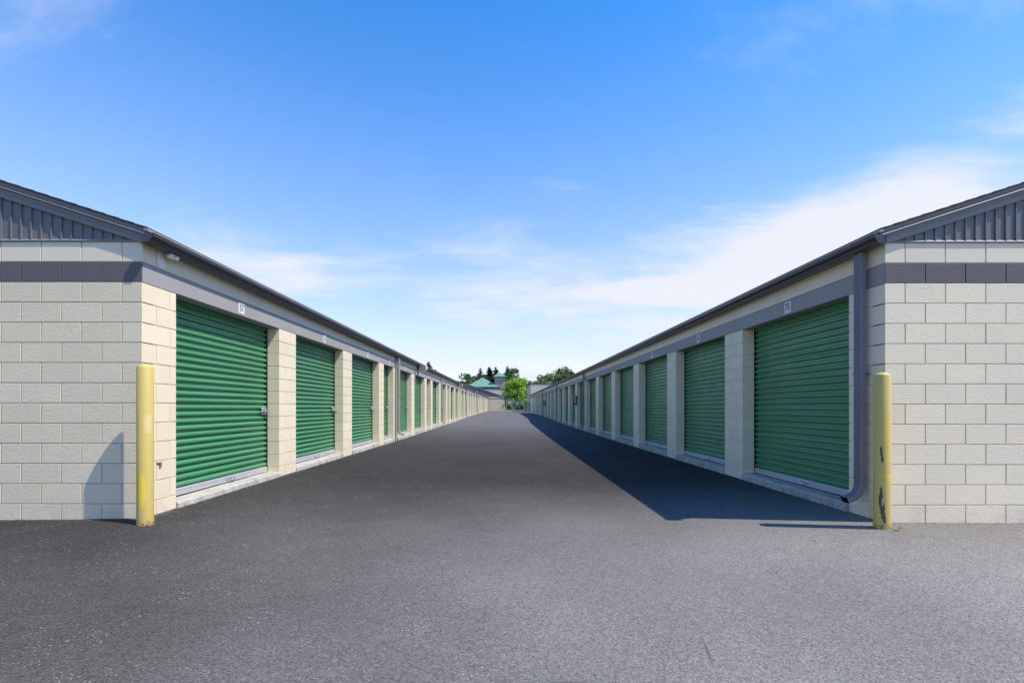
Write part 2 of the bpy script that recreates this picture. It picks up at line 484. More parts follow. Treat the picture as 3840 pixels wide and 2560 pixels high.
# ------------------------------------------------------------------ mesh helpers
class MB:
    """collects polygons for ONE mesh"""
    def __init__(s): s.v = []; s.f = []

    def add(s, vs, fs):
        o = len(s.v); s.v.extend(vs); s.f.extend([tuple(i + o for i in f) for f in fs])

    def box(s, x0, x1, y0, y1, z0, z1, zf=None):
        vs = [(x, y, z) for z in (z0, z1) for y in (y0, y1) for x in (x0, x1)]
        if zf: vs = [(x, y, z + zf(y)) for x, y, z in vs]
        s.add(vs, [(0, 2, 3, 1), (4, 5, 7, 6), (0, 1, 5, 4), (2, 6, 7, 3), (0, 4, 6, 2), (1, 3, 7, 5)])

    def bevel_box(s, x0, x1, y0, y1, z0, z1, b=0.005, dz=0.0):
        V = []
        X, Y, Z = (x0, x1), (y0, y1), (z0, z1)
        sg = (1, -1)
        idx = {}
        for i in (0, 1):
            for j in (0, 1):
                for k in (0, 1):
                    for a in range(3):
                        px = X[i] + (0 if a == 0 else sg[i] * b)
                        py = Y[j] + (0 if a == 1 else sg[j] * b)
                        pz = Z[k] + (0 if a == 2 else sg[k] * b)
                        idx[i, j, k, a] = len(V); V.append((px, py, pz + dz))
        F = []
        for i in (0, 1): F.append([idx[i, j, k, 0] for j, k in ((0, 0), (1, 0), (1, 1), (0, 1))])
        for j in (0, 1): F.append([idx[i, j, k, 1] for i, k in ((0, 0), (1, 0), (1, 1), (0, 1))])
        for k in (0, 1): F.append([idx[i, j, k, 2] for i, j in ((0, 0), (1, 0), (1, 1), (0, 1))])
        for j in (0, 1):
            for k in (0, 1): F.append([idx[0, j, k, 1], idx[1, j, k, 1], idx[1, j, k, 2], idx[0, j, k, 2]])
        for i in (0, 1):
            for k in (0, 1): F.append([idx[i, 0, k, 0], idx[i, 1, k, 0], idx[i, 1, k, 2], idx[i, 0, k, 2]])
        for i in (0, 1):
            for j in (0, 1): F.append([idx[i, j, 0, 0], idx[i, j, 1, 0], idx[i, j, 1, 1], idx[i, j, 0, 1]])
        for i in (0, 1):
            for j in (0, 1):
                for k in (0, 1): F.append([idx[i, j, k, a] for a in range(3)])
        s.add(V, F)

    def prism(s, prof, axis, a0, a1, shear=None, caps=True, segs=1):
        """extrude a closed 2-D profile along an axis; shear(p, t) may move a point"""
        n = len(prof); vs = []
        for q in range(segs + 1):
            t = a0 + (a1 - a0) * q / segs
            for (p, r) in prof:
                if axis == 'y': v = (p, t, r)
                elif axis == 'x': v = (t, p, r)
                else: v = (p, r, t)
                vs.append(shear(v) if shear else v)
        fs = []
        for q in range(segs):
            for i in range(n):
                j = (i + 1) % n
                fs.append((q * n + i, q * n + j, (q + 1) * n + j, (q + 1) * n + i))
        if caps:
            fs.append(tuple(range(n - 1, -1, -1))); fs.append(tuple(segs * n + i for i in range(n)))
        s.add(vs, fs)

    def tube(s, pts, r0, r1=None, n=8, caps=True):
        r1 = r0 if r1 is None else r1
        pts = [Vector(p) for p in pts]; m = len(pts); rings = []
        for i, p in enumerate(pts):
            d = (pts[min(i + 1, m - 1)] - pts[max(i - 1, 0)]).normalized()
            a = Vector((0, 0, 1)) if abs(d.z) < 0.9 else Vector((1, 0, 0))
            u = d.cross(a).normalized(); w = d.cross(u)
            r = r0 + (r1 - r0) * i / max(1, m - 1)
            rings.append([tuple(p + (u * math.cos(t) + w * math.sin(t)) * r) for t in [2 * math.pi * k / n for k in range(n)]])
        vs = [v for ring in rings for v in ring]
        fs = [(i * n + k, i * n + (k + 1) % n, (i + 1) * n + (k + 1) % n, (i + 1) * n + k) for i in range(m - 1) for k in range(n)]
        if caps: fs += [tuple(range(n)), tuple((m - 1) * n + k for k in range(n))]
        s.add(vs, fs)

    def lathe(s, prof, n=28, c=(0, 0)):
        vs = []
        for r, z in prof:
            for k in range(n):
                t = 2 * math.pi * k / n
                vs.append((c[0] + r * math.cos(t), c[1] + r * math.sin(t), z))
        m = len(prof)
        fs = [(i * n + k, i * n + (k + 1) % n, (i + 1) * n + (k + 1) % n, (i + 1) * n + k) for i in range(m - 1) for k in range(n)]
        fs.append(tuple((m - 1) * n + k for k in range(n))); fs.append(tuple(range(n)))
        s.add(vs, fs)

    def mesh(s, name, mat, recalc=True, smooth=False):
        me = bpy.data.meshes.new(name)
        me.from_pydata(s.v, [], s.f)
        if recalc:
            bm = bmesh.new(); bm.from_mesh(me)
            bmesh.ops.recalc_face_normals(bm, faces=bm.faces)
            bm.to_mesh(me); bm.free()
        if mat: me.materials.append(mat)
        if smooth:
            for p in me.polygons: p.use_smooth = True
        me.update()
        return me


def put(name, me, parent=None, loc=(0, 0, 0), label=None, cat=None, group=None, kind=None, rot=None):
    o = bpy.data.objects.new(name, me)
    C.objects.link(o)
    o.location = loc
    if rot: o.rotation_euler = rot
    if parent is not None: o.parent = parent
    for k, v in (('label', label), ('category', cat), ('group', group), ('kind', kind)):
        if v: o[k] = v
    return o


def thing(name, label, cat, loc=(0, 0, 0), group=None, rot=None):
    return put(name, None, None, loc, label, cat, group, None, rot)


def copy_tree(o, parent=None):
    c = o.copy(); C.objects.link(c)
    if parent is not None: c.parent = parent
    for ch in list(o.children): copy_tree(ch, c)
    return c


def smooth_by_angle(me, ang=35):
    for p in me.polygons: p.use_smooth = True
    try: me.set_sharp_from_angle(angle=R(ang))
    except Exception: pass
    return me


def lerp(pts, x):
    if x <= pts[0][0]: return pts[0][1]
    for (a, b), (c, d) in zip(pts, pts[1:]):
        if x <= c:
            t = (x - a) / (c - a); return b + (d - b) * t
    return pts[-1][1]


# ------------------------------------------------------------------ ground
XL, XR, YF = -3.67, 3.825, 4.83
G_PTS = [(0, 0), (18, 0.0), (28, 0.05), (36, 0.10), (42, 0.19), (55, 0.26), (75, 0.33), (95, 0.38), (140, 0.42), (400, 0.5)]


def sstep(a, b, x):
    t = max(0, min(1, (x - a) / (b - a))); return t * t * (3 - 2 * t)


def ground_z(x, y):
    g = lerp(G_PTS, y)
    dist = min(x - XL, XR - x)                                   # distance from the nearer wall plane
    amp = lerp([(0, 0.25), (3.2, 0.75), (4.6, 1.0), (36, 1.0), (42, 0.30), (80, 0.15), (95, 0)], y)
    dip = -0.062 * max(0.0, min(dist, 1.95)) * amp
    side = lerp([(XL - 1, 0.012), (XL, 0.03), (0, 0.0), (XR, -0.015), (XR + 1, -0.02)], x)
    return g + dip + side


def grid(xs, ys, f):
    vs = [(x, y, f(x, y)) for y in ys for x in xs]
    nx = len(xs)
    fs = [(j * nx + i, j * nx + i + 1, (j + 1) * nx + i + 1, (j + 1) * nx + i) for j in range(len(ys) - 1) for i in range(nx - 1)]
    mb = MB(); mb.add(vs, fs); return mb


xs = sorted(set([-14, -11, -8, -6, -5] + [round(-4.4 + 0.2 * i, 3) for i in range(45)] + [5, 6, 8, 11, 16]))
ys = [-6, -4, -2, -1, 0, 0.5, 1, 1.5, 2, 2.5, 3, 3.5, 4] + [4.2 + 0.2 * i for i in range(12)] + list(range(7, 36)) + [36 + 0.5 * i for i in range(15)] + list(range(44, 97, 2)) + [97.5]
me = grid(xs, ys, ground_z).mesh('driveway', M['asphalt'], recalc=False)
for p in me.polygons: p.use_smooth = True
put('driveway', me, kind='structure')
gx = [-900, -400, -150, -60, -25, -14, -7, 0, 7, 16, 25, 60, 150, 400, 900]
gy = [-300, -60, -20, -6, 0, 4, 20, 40, 60, 80, 97, 110, 140, 200, 400, 900, 1500]
put('ground', grid(gx, gy, lambda x, y: (lerp(G_PTS, y) - 0.30 if y < 97 else lerp(G_PTS, y) - 0.02)).mesh('ground', M['grass'], recalc=False), kind='structure')
put('road', grid([-60, -20, 0, 20, 60], [97.5, 99, 101, 104.5], lambda x, y: lerp(G_PTS, y) + 0.0).mesh('road', M['road'], recalc=False), kind='structure')
kb = MB(); kb.box(-60, 60, 104.5, 106.2, 0.2, 0.54)
put('pavement', kb.mesh('pavement', M['kerb']), kind='structure')

# ------------------------------------------------------------------ the two long storage buildings
CH = 0.2032                                                     # block course
BL = 0.4064                                                     # block length
JT = 0.0095                                                     # joint
Z0 = 0.173 - CH                                                 # underside of the lowest visible course
Z_LIN0, Z_LIN1, Z_TOP = 2.408, 2.6112, 2.812
DOOR_U = 0.195


class Building:
    """local frame: x = s*u (u>0 goes into the building), y = distance along the aisle from the front, z up"""
    def __init__(B, s, xw, length, slope, zoff, mats, label, depth=9.2):
        B.s, B.xw, B.len, B.slope, B.dep = s, xw, length, slope, depth
        B.mats = mats
        B.root = thing('storage_building', label, 'building', (xw, YF, zoff), 'drive up storage buildings')
        B.nblocks = 0; B.nslats = 0; B.cache = {}
        B.stuff_block = MB(); B.stuff_band = MB(); B.slat_stuff = {}

    def zf(B, v): return B.slope * max(0.0, v)

    def ub(B, mb, u0, u1, v0, v1, z0, z1):                      # box in u,v,z, sheared with the grade
        a, b = sorted((B.s * u0, B.s * u1))
        mb.box(a, b, v0, v1, z0, z1, B.zf)

    def part(B, name, mb, mat, parent=None, **kw):
        return put(name, mb.mesh(name, mat), parent or B.root, **kw)

    def block(B, u0, u1, v0, v1, z0, z1, mat, own=True):
        """one concrete block, faces proud of the core by the joint depth"""
        lu, lv, lz = u1 - u0, v1 - v0, z1 - z0
        if own and B.nblocks < 300 and (u0, v0) is not None:
            key = (round(lu, 3), round(lv, 3), round(lz, 3), mat.name)
            if key not in B.cache:
                mb = MB(); mb.bevel_box(-lu / 2, lu / 2, -lv / 2, lv / 2, -lz / 2, lz / 2, 0.0018)
                B.cache[key] = mb.mesh('block', mat)
            j = rnd.uniform(-0.0008, 0.0008)
            put('block', B.cache[key], B.root, (B.s * ((u0 + u1) / 2) + j, (v0 + v1) / 2 + rnd.uniform(-0.0008, 0.0008),
                                               (z0 + z1) / 2 + B.zf((v0 + v1) / 2)))
            B.nblocks += 1
        else:
            a, b = sorted((B.s * u0, B.s * u1))
            (B.stuff_band if mat is M['band'] else B.stuff_block).bevel_box(a, b, v0, v1, z0, z1, 0.0018, B.zf((v0 + v1) / 2))

    # ---- front wall of blocks
    def front(B):
        cream = B.mats['cream']
        nz = 14
        for k in range(nz):
            z0 = Z0 + k * CH + JT / 2; z1 = Z0 + (k + 1) * CH - JT / 2
            lay = []
            if k == nz - 1: z1 = Z_TOP
            band = (k == 12)
            mat = M['band'] if band else (M['topcourse'] if k == 13 else cream)
            # courses alternate: corner block lengthwise or endwise
            full = (k % 2 == 0)
            first = BL if full else BL / 2
            e = 0.0
            u = 0.0
            widths = [first]
            while sum(widths) < B.dep: widths.append(BL)
            for i, w in enumerate(widths):
                u1 = min(u + w, B.dep)
                a = u + (0 if i == 0 else JT / 2); b = u1 - JT / 2
                if b - a > 0.02:
                    dv = BL / 2 if (i == 0 and full) else (BL if i == 0 else 0.19)
                    dv = (dv - JT / 2) if i == 0 else dv
                    if i == 0 and band: dv = BL / 2 - JT / 2
                    if i == 0 and k == 13: dv = BL / 2 - JT / 2
                    B.block(a, b, 0.0, dv, z0, z1, mat, own=(u < 2.0))
                u = u1
        core = MB()
        B.ub(core, 0.009, B.dep - 0.009, 0.009, 0.17, -0.5, Z_TOP - 0.02)
        B.part('wall', core, M['mortar'])

    # ---- piers, lintels, sills and doors along the aisle
    def pier(B, v0, v1, first=False):
        cream = B.mats['cream']
        core = B.core
        B.ub(core, 0.009, 0.185, v0 + 0.009 + (0.01 if first else 0), v1 - 0.009, -0.5, Z_LIN0 + 0.01)
        w = v1 - v0
        for k in range(12):
            z0 = Z0 + k * CH + JT / 2; z1 = Z0 + (k + 1) * CH - JT / 2
            cuts = [v0]
            if first:
                st = BL / 2 if k % 2 == 0 else BL
                cuts = [st, v1]
            elif w > 0.45:
                cuts = [v0, v0 + (BL if k % 2 else w - BL), v1]
            else:
                cuts = [v0, v1]
            for i in range(len(cuts) - 1):
                a = cuts[i] + (JT / 2 if (i > 0 or first) else 0); b = cuts[i + 1] - (JT / 2 if i < len(cuts) - 2 else 0)
                if b - a > 0.015:
                    B.block(0.0, 0.19, a, b, z0, z1, cream, own=True)

    def slat_mesh(B, w, h, seam):
        key = ('slat', round(w, 3), round(h, 4), seam)
        if key not in B.cache:
            s = B.s; g = 0.0003
            d = [(0.0, 0.032), (0.12, 0.031), (0.22, 0.008), (0.34, 0.0005), (0.42, 0.0), (0.64, 0.0025), (0.675, 0.006), (0.70, 0.030), (0.84, 0.033), (1.0, 0.032)]
            if seam: d = [(0.0, 0.032), (0.09, 0.030), (0.10, 0.012), (0.15, 0.012), (0.16, 0.018)] + d[2:]
            prof = [(s * u, (h - g) - f * (h - 2 * g)) for f, u in d] + [(s * 0.037, g), (s * 0.037, h - g)]
            mb = MB(); mb.prism(prof, 'y', -w / 2, w / 2)
            B.cache[key] = mb.mesh('slat', M['green'])
        return B.cache[key]

    def door(B, v0, v1, number, latch):
        vc, w = (v0 + v1) / 2, v1 - v0
        zz = B.zf(vc); s = B.s
        zb = 0.092
        # sill slab flush with the pier faces, a few millimetres proud
        sill = MB()
        B.ub(sill, -0.012, 0.30, v0 + 0.003, v1 - 0.003, -0.5, zb)
        if v0 < 12:                                             # rough front edge close to the camera
            sill = MB(); n = int(w / 0.06)
            top = []
            for i in range(n + 1):
                v = v0 + 0.003 + (w - 0.006) * i / n
                o = -0.016 + rnd.uniform(-0.010, 0.006); oz = rnd.uniform(-0.012, 0.0)
                top.append((v, o, oz))
            vs = []; fs = []
            for (v, o, oz) in top:
                z = B.zf(v)
                vs += [(s * 0.30, v, zb + z), (s * (o + 0.014), v, zb + z), (s * o, v, zb - 0.012 + oz + z),
                       (s * (o - 0.004 + rnd.uniform(-0.006, 0.004)), v, 0.03 + z), (s * (o - 0.012), v, -0.3 + z)]
            for i in range(n):
                for k in range(4): fs.append((i * 5 + k, i * 5 + k + 1, i * 5 + k + 6, i * 5 + k + 5))
            fs += [tuple(range(5)), tuple(n * 5 + k for k in range(4, -1, -1))]
            sill.add(vs, fs)
        B.part('door_sill', sill, M['concrete'])
        # the door: steel guides and header sheet, slats, bottom rail, handle, latch
        fr = MB()
        for a, b in ((v0 - 0.05, v0 + 0.022), (v1 - 0.022, v1 + 0.05)):
            B.ub(fr, DOOR_U - 0.004, DOOR_U + 0.06, a, b, zb, Z_LIN0 + 0.12)
        B.ub(fr, DOOR_U + 0.062, DOOR_U + 0.066, v0 - 0.05, v1 + 0.05, zb - 0.02, Z_LIN0 + 0.15)
        dr = B.part('roll_up_door', fr, M['black'])
        n = 27; zs = zb + 0.088
        h = (Z_LIN0 + 0.02 - zs) / n
        sw = w - 0.050
        slack = [rnd.uniform(-0.0012, 0.0012) for _ in range(n)]
        if B.nslats + n <= 300:
            for i in range(n):
                put('slat', B.slat_mesh(sw, h, (n - i) % 5 == 3), dr, (s * (DOOR_U + slack[i]), vc, zs + i * h + zz))
            B.nslats += n
        else:
            key = ('curtain', round(w, 2))
            if key not in B.cache:
                mb = MB()
                for i in range(n):
                    src = B.slat_mesh(sw, h, False)
                    mb.add([(v.co.x, v.co.y, v.co.z + i * h) for v in src.vertices], [tuple(p.vertices) for p in src.polygons])
                B.cache[key] = mb.mesh('curtain', M['green'])
            put('curtain', B.cache[key], dr, (s * DOOR_U, vc, zs + zz), kind='stuff')
        key = ('rail', round(w, 2))
        if key not in B.cache:
            mb = MB()
            prof = [(s * -0.004, 0), (s * -0.010, 0.006), (s * -0.010, 0.074), (s * -0.002, 0.082), (s * 0.02, 0.086), (s * 0.02, 0.0)]
            mb.prism(prof, 'y', -(w - 0.05) / 2, (w - 0.05) / 2)
            B.cache[key] = mb.mesh('bottom_rail', M['alu'])
            k2 = MB()
            a, b = sorted((s * -0.008, s * 0.02))
            k2.box(a, b, -(w - 0.06) / 2, (w - 0.06) / 2, 0, 0.012)
            B.cache['seal' + str(key)] = k2.mesh('rubber_seal', M['black'])
        put('bottom_rail', B.cache[key], dr, (s * DOOR_U, vc, zb + 0.010 + zz))
        put('rubber_seal', B.cache['seal' + str(key)], dr, (s * DOOR_U, vc, zb - 0.002 + zz))
        if 'handle' not in B.cache:
            mb = MB()
            a, b = sorted((s * -0.016, s * -0.0102))
            mb.bevel_box(a, b, -0.10, 0.10, 0.025, 0.060, 0.002)
            mb.tube([(s * -0.014, -0.06, 0.048), (s * -0.05, -0.05, 0.040), (s * -0.055, 0.0, 0.036), (s * -0.05, 0.05, 0.040), (s * -0.014, 0.06, 0.048)], 0.008, n=6)
            mb.tube([(s * -0.016, 0.02, 0.030), (s * -0.028, 0.10, 0.050)], 0.007, n=6)
            B.cache['handle'] = smooth_by_angle(mb.mesh('pull_handle', M['steel']))
        if v0 < 45:
            put('pull_handle', B.cache['handle'], dr, (s * DOOR_U, vc + (0.15 if s < 0 else -0.1), zb + 0.010 + zz))
        if latch and v0 < 45:
            if 'latch' not in B.cache:
                mb = MB()
                a, b = sorted((s * -0.012, s * -0.003))
                mb.bevel_box(a, b, -0.075, 0.075, -0.060, 0.060, 0.003)
                for dy in (-0.055, 0.055):
                    for dz in (-0.046, 0.046):
                        mb.tube([(s * -0.010, dy, dz), (s * -0.018, dy, dz)], 0.009, n=8)
                a, b = sorted((s * -0.040, s * -0.011))
                mb.bevel_box(a, b, -0.095, 0.078, -0.018, 0.010, 0.004)
                mb.bevel_box(a, b, -0.012, 0.016, -0.045, 0.045, 0.004)
                mb.tube([(s * -0.040, 0.045, -0.004), (s * -0.060, 0.045, -0.004)], 0.020, n=12)
                B.cache['latch'] = mb.mesh('latch', M['steel'])
                mb = MB()
                mb.tube([(s * -0.02, -0.02, -0.055), (s * -0.030, -0.018, -0.10), (s * -0.026, 0.005, -0.150)], 0.008, 0.003, n=6)
                B.cache['strap'] = mb.mesh('pull_strap', M['black'])
                mb = MB()
                mb.tube([(s * -0.050, 0.030, -0.030), (s * -0.078, 0.030, -0.030)], 0.036, n=18)
                B.cache['lock'] = smooth_by_angle(mb.mesh('disc_lock', M['steel']))
            lz = 1.08 + zz
            put('latch', B.cache['latch'], dr, (s * DOOR_U, v1 - 0.125, lz))
            put('pull_strap', B.cache['strap'], dr, (s * DOOR_U, v1 - 0.125, lz))
            if number not in (57, 54):
                put('disc_lock', B.cache['lock'], dr, (s * DOOR_U, v1 - 0.125, lz))
        # number plate on the lintel
        if 'plate' not in B.cache:
            mb = MB()
            a, b = sorted((s * -0.007, s * 0.001))
            mb.bevel_box(a, b, -0.072, 0.072, -0.076, 0.076, 0.0015)
            B.cache['plate'] = mb.mesh('number_plate', M['plate'])
        pl = put('number_plate', B.cache['plate'], B.root, (0, vc + (0.10 if s < 0 else -0.05), 2.508 + zz), label='white plate with number %d' % number)
        NUMS.append((number, pl, s))

    def run(B, bays, pier_first, number, step, latch):
        """bays: list of (opening start, opening end) along v"""
        B.core = MB()
        prev = 0.0
        for i, (a, b) in enumerate(bays):
            B.pier(prev, a, first=(i == 0))
            prev = b
        B.pier(prev, min(prev + 0.6, B.len))
        if B.len - prev > 0.7:
            q = prev + 0.6
            B.ub(B.core, 0.0065, 0.185, q - 0.02, B.len, -0.5, Z_LIN0 + 0.01)
            while q < B.len - 0.1:
                for k in range(12):
                    B.block(0, 0.19, q + JT / 2, min(q + BL, B.len) - JT / 2, Z0 + k * CH + JT / 2, Z0 + (k + 1) * CH - JT / 2, B.mats['cream'], own=False)
                q += BL
        B.part('pier_core', B.core, B.mats['cream'], kind='stuff')
        rw = MB(); B.ub(rw, B.dep - 0.19, B.dep, 0.19, B.len, -0.5, Z_TOP); B.ub(rw, 0.02, B.dep - 0.2, B.len - 0.2, B.len, -0.5, Z_TOP - 0.02)
        B.part('rear_wall', rw, B.mats['cream'])
        # lintels, joints over the pier centres
        edges = [0.006] + [(bays[i][1] + bays[i + 1][0]) / 2 for i in range(len(bays) - 1)] + [B.len]
        for a, b in zip(edges, edges[1:]):
            mb = MB(); g = 0.0025; c = 0.004
            u0 = -0.0022
            prof = [(B.s * u, z) for u, z in ((u0 + c, Z_LIN0), (0.19, Z_LIN0), (0.19, Z_LIN1 - 0.002), (u0 + c, Z_LIN1 - 0.002), (u0, Z_LIN1 - 0.006), (u0, Z_LIN0 + c))]
            mb.prism(prof, 'y', a + (g if a > 0.1 else 0), b - g, shear=lambda v: (v[0], v[1], v[2] + B.zf(v[1])))
            B.part('lintel', mb, M['lintel'])
        # top course over the lintels, one long smooth bond beam course in 1.22 m pieces
        tb = MB(); v = BL / 2 + JT / 2
        while v < B.len - 0.05:
            q = min(v + 1.2192, B.len)
            a, b = sorted((0.0, B.s * 0.19))
            vs = MB(); vs.bevel_box(a, b, v, q - 0.0015, Z_LIN1 + 0.003, Z_TOP, 0.0012)
            tb.add([(x, y, z + B.zf(y)) for x, y, z in vs.v], vs.f)
            v = q
        B.part('bond_beam', tb, M['topcourse'], kind='stuff')
        cm = MB(); B.ub(cm, 0.02, 0.17, 0.05, B.len, Z_LIN1 - 0.01, Z_TOP - 0.01)
        B.part('beam_core', cm, M['topcourse'])
        n = number
        for a, b in bays:
            B.door(a, b, n, latch); n += step
        if B.stuff_block.v: B.part('blockwork', B.stuff_block, B.mats['cream'], kind='stuff')
        if B.stuff_band.v: B.part('band_blockwork', B.stuff_band, M['band'], kind='stuff')

    # ---- gable, rake, fascia, gutter, roof
    def top(B, nown=30):
        s = B.s; pitch = 0.322; half = B.dep / 2
        ridge_z = lambda u: pitch * (u if u <= half else B.dep - u)
        # gable panels: vertical pans with a raised rib
        pw = 0.1016; u = 0.0; i = 0
        rest = MB()
        while u < B.dep - 0.01:
            u1 = min(u + pw, B.dep)
            z0 = Z_TOP + 0.004
            ha, hb = ridge_z(u) + 0.02, ridge_z(u1) + 0.02
            if u < half < u1: ha = hb = min(ha, hb)
            mb = MB()
            vo = 0.004
            for (a, b, v, ta) in ((u, u1 - 0.010, vo, 0), (u1 - 0.0102, u1 - 0.0002, vo - 0.014, 0)):
                za = z0 + ridge_z(a) + 0.03; zb_ = z0 + ridge_z(b) + 0.03
                xa, xb = s * a, s * b
                mb.add([(xa, v, z0), (xb, v, z0), (xb, v, zb_), (xa, v, za), (xa, 0.10, z0), (xb, 0.10, z0), (xb, 0.10, zb_), (xa, 0.10, za)],
                       [(0, 1, 2, 3), (4, 7, 6, 5), (0, 4, 5, 1), (3, 2, 6, 7), (0, 3, 7, 4), (1, 5, 6, 2)])
            if i < nown: B.part('gable_panel', mb, M['panel'])
            else: rest.add(mb.v, mb.f)
            u = u1; i += 1
        B.part('gable_panels', rest, M['panel'], kind='stuff')
        tr = MB()
        prof = [(0.05, Z_TOP + 0.001), (-0.012, Z_TOP + 0.001), (-0.014, Z_TOP + 0.012), (0.0, Z_TOP + 0.030), (0.05, Z_TOP + 0.034)]
        a, b = sorted((0.0, s * B.dep))
        tr.prism(prof, 'x', a, b)
        B.part('gable_trim', tr, M['metal'])
        # rake: stepped fascia with a crown that catches the sun, both slopes
        rk = [(0.06, 0.0), (-0.026, 0.0), (-0.026, 0.046), (-0.031, 0.050), (-0.031, 0.055), (-0.026, 0.060), (-0.026, 0.090), (-0.050, 0.093), (-0.054, 0.098),
              (-0.030, 0.124), (-0.034, 0.155), (-0.038, 0.160), (0.06, 0.160)]
        zr = Z_TOP - 0.012

        for side in (0, 1):
            mb = MB()
            def sh(v, side=side):
                return (s * v[0], v[1], v[2] + ridge_z(max(v[0], -0.1) if side == 0 else v[0]))
            u0, u1 = (-0.075, half) if side == 0 else (half, B.dep + 0.075)
            mb.prism([(p, zr + z) for p, z in rk], 'x', u0, u1, shear=sh)
            B.part('rake_board', mb, M['metal'])
        # roof deck and stepped shingle courses
        rf = MB()
        zt = zr + 0.161
        L1 = B.len + 0.05
        for side in (0, 1):
            nco = int((half + 0.095) / 0.142)
            for i in range(nco + 1):
                ua = -0.095 + i * 0.142; ub_ = min(ua + 0.150, half + 0.002)
                if ua >= half: break
                za, zb_ = zt + pitch * ua, zt + pitch * ub_
                pts = [(ua, za), (ua, za + 0.013), (ub_, zb_ + 0.007), (ub_, zb_)]
                if side: pts = [(B.dep - p, z) for p, z in pts]
                rf.prism([(s * p, z) for p, z in pts], 'y', -0.060, L1, shear=lambda v: (v[0], v[1], v[2] + B.zf(v[1])))
        rf.prism([(s * p, z) for p, z in ((-0.06, zt - 0.045 + pitch * -0.06), (-0.06, zt - 0.002 - pitch * 0.06), (half, zt - 0.002 + pitch * half), (B.dep + 0.06, zt - 0.002 - pitch * 0.06),
                  (B.dep + 0.06, zt - 0.045 - pitch * 0.06), (half, zt - 0.045 + pitch * half))], 'y', 0.0, L1, shear=lambda v: (v[0], v[1], v[2] + B.zf(v[1])))
        B.part('roof', rf, M['shingle'])
        # eave fascia, drip edge, gutter
        fa = MB()
        prof = [(s * 0.05, Z_TOP - 0.018), (s * -0.058, Z_TOP - 0.018), (s * -0.058, Z_TOP + 0.100), (s * 0.05, Z_TOP + 0.100)]
        fa.prism(prof, 'y', 0.02, B.len, shear=lambda v: (v[0], v[1], v[2] + B.zf(v[1])))
        B.part('fascia', fa, M['metal'])
        de = MB()
        zq = zt - pitch * 0.09
        prof = [(s * -0.058, zq - 0.020), (s * -0.100, zq - 0.030), (s * -0.104, zq - 0.004), (s * -0.060, zq + 0.006)]
        de.prism(prof, 'y', -0.056, B.len, shear=lambda v: (v[0], v[1], v[2] + B.zf(v[1])))
        B.part('drip_edge', de, M['drip'])
        gz = Z_TOP - 0.026
        K = [(0.060, 0.088), (0.060, 0.0), (0.133, 0.0), (0.140, 0.010), (0.143, 0.024), (0.152, 0.036), (0.166, 0.046), (0.175, 0.060), (0.176, 0.078), (0.182, 0.080), (0.182, 0.090),
             (0.160, 0.090), (0.160, 0.084), (0.066, 0.084), (0.066, 0.088)]
        gu = MB()
        gu.prism([(s * -u, gz + z) for u, z in K], 'y', -0.085, B.len, shear=lambda v: (v[0], v[1], v[2] + B.zf(v[1])))
        # raised rim on the end cap
        rim = K[:11]
        for (a, b) in zip(rim, rim[1:]):
            gu.tube([(s * -a[0], -0.0865, gz + a[1]), (s * -b[0], -0.0865, gz + b[1])], 0.0028, n=5)
        B.part('gutter', gu, M['gutter'])

    def downspout(B, v, mat, kick=0.105):
        s = B.s; zz = B.zf(v)
        cs = []
        # ribbed cross-section (p along v, q outward)
        hw, t = 0.051, 0.062
        outer = []
        nr = 5
        for i in range(nr):
            p0 = -hw + 0.012 + i * (2 * hw - 0.024) / nr; p1 = p0 + (2 * hw - 0.024) / nr
            outer += [(p0, t), (p0 + 0.004, t - 0.006), (p1 - 0.008, t - 0.006), (p1 - 0.004, t)]
        sec = [(-hw, 0.004), (-hw, t - 0.004), (-hw + 0.004, t)] + outer + [(hw - 0.004, t), (hw, t - 0.004), (hw, 0.004), (hw - 0.004, 0), (-hw + 0.004, 0)]
        path = [(0.044, Z_TOP - 0.03), (0.044, 0.36), (0.052, 0.29), (0.085, 0.225), (0.130, 0.185), (0.130 + kick * 0.9, 0.150)]
        mb = MB(); n = len(sec); vs = []
        for i, (u, z) in enumerate(path):
            a = Vector(path[max(i - 1, 0)]); b = Vector(path[min(i + 1, len(path) - 1)])
            d = (b - a).normalized(); nrm_ = Vector((-d.y, d.x))           # outward from the wall for a falling path
            for (p, q) in sec:
                c = Vector((u, z)) + nrm_ * q
                vs.append((s * -c.x, v + p, c.y + zz))
        fs = [(i * n + k, i * n + (k + 1) % n, (i + 1) * n + (k + 1) % n, (i + 1) * n + k) for i in range(len(path) - 1) for k in range(n)]
        fs.append(tuple(range(n)))
        # dark hollow mouth
        e = Vector(path[-1]); d = (Vector(path[-1]) - Vector(path[-2])).normalized(); nn = Vector((-d.y, d.x))
        mb.add(vs, fs)
        o = B.part('downspout', mb, mat)
        mo = MB()
        def pt(p, q, back): c = e + nn * q - d * back; return (s * -c.x, v + p, c.y + zz)
        r = 0.006
        ring_o = [(-hw, 0), (hw, 0), (hw, t), (-hw, t)]; ring_i = [(-hw + r, r), (hw - r, r), (hw - r, t - r), (-hw + r, t - r)]
        V = [pt(p, q, -0.001) for p, q in ring_o] + [pt(p, q, -0.001) for p, q in ring_i] + [pt(p, q, 0.05) for p, q in ring_i]
        F = [(i, (i + 1) % 4, 4 + (i + 1) % 4, 4 + i) for i in range(4)] + [(4 + i, 4 + (i + 1) % 4, 8 + (i + 1) % 4, 8 + i) for i in range(4)] + [(8, 9, 10, 11)]
        mo.add(V, F)
        put('outlet_mouth', mo.mesh('outlet_mouth', M['black']), o)
        # seam collar above the elbow and wall straps
        co = MB()
        a, b = sorted((s * -0.041, s * -0.110))
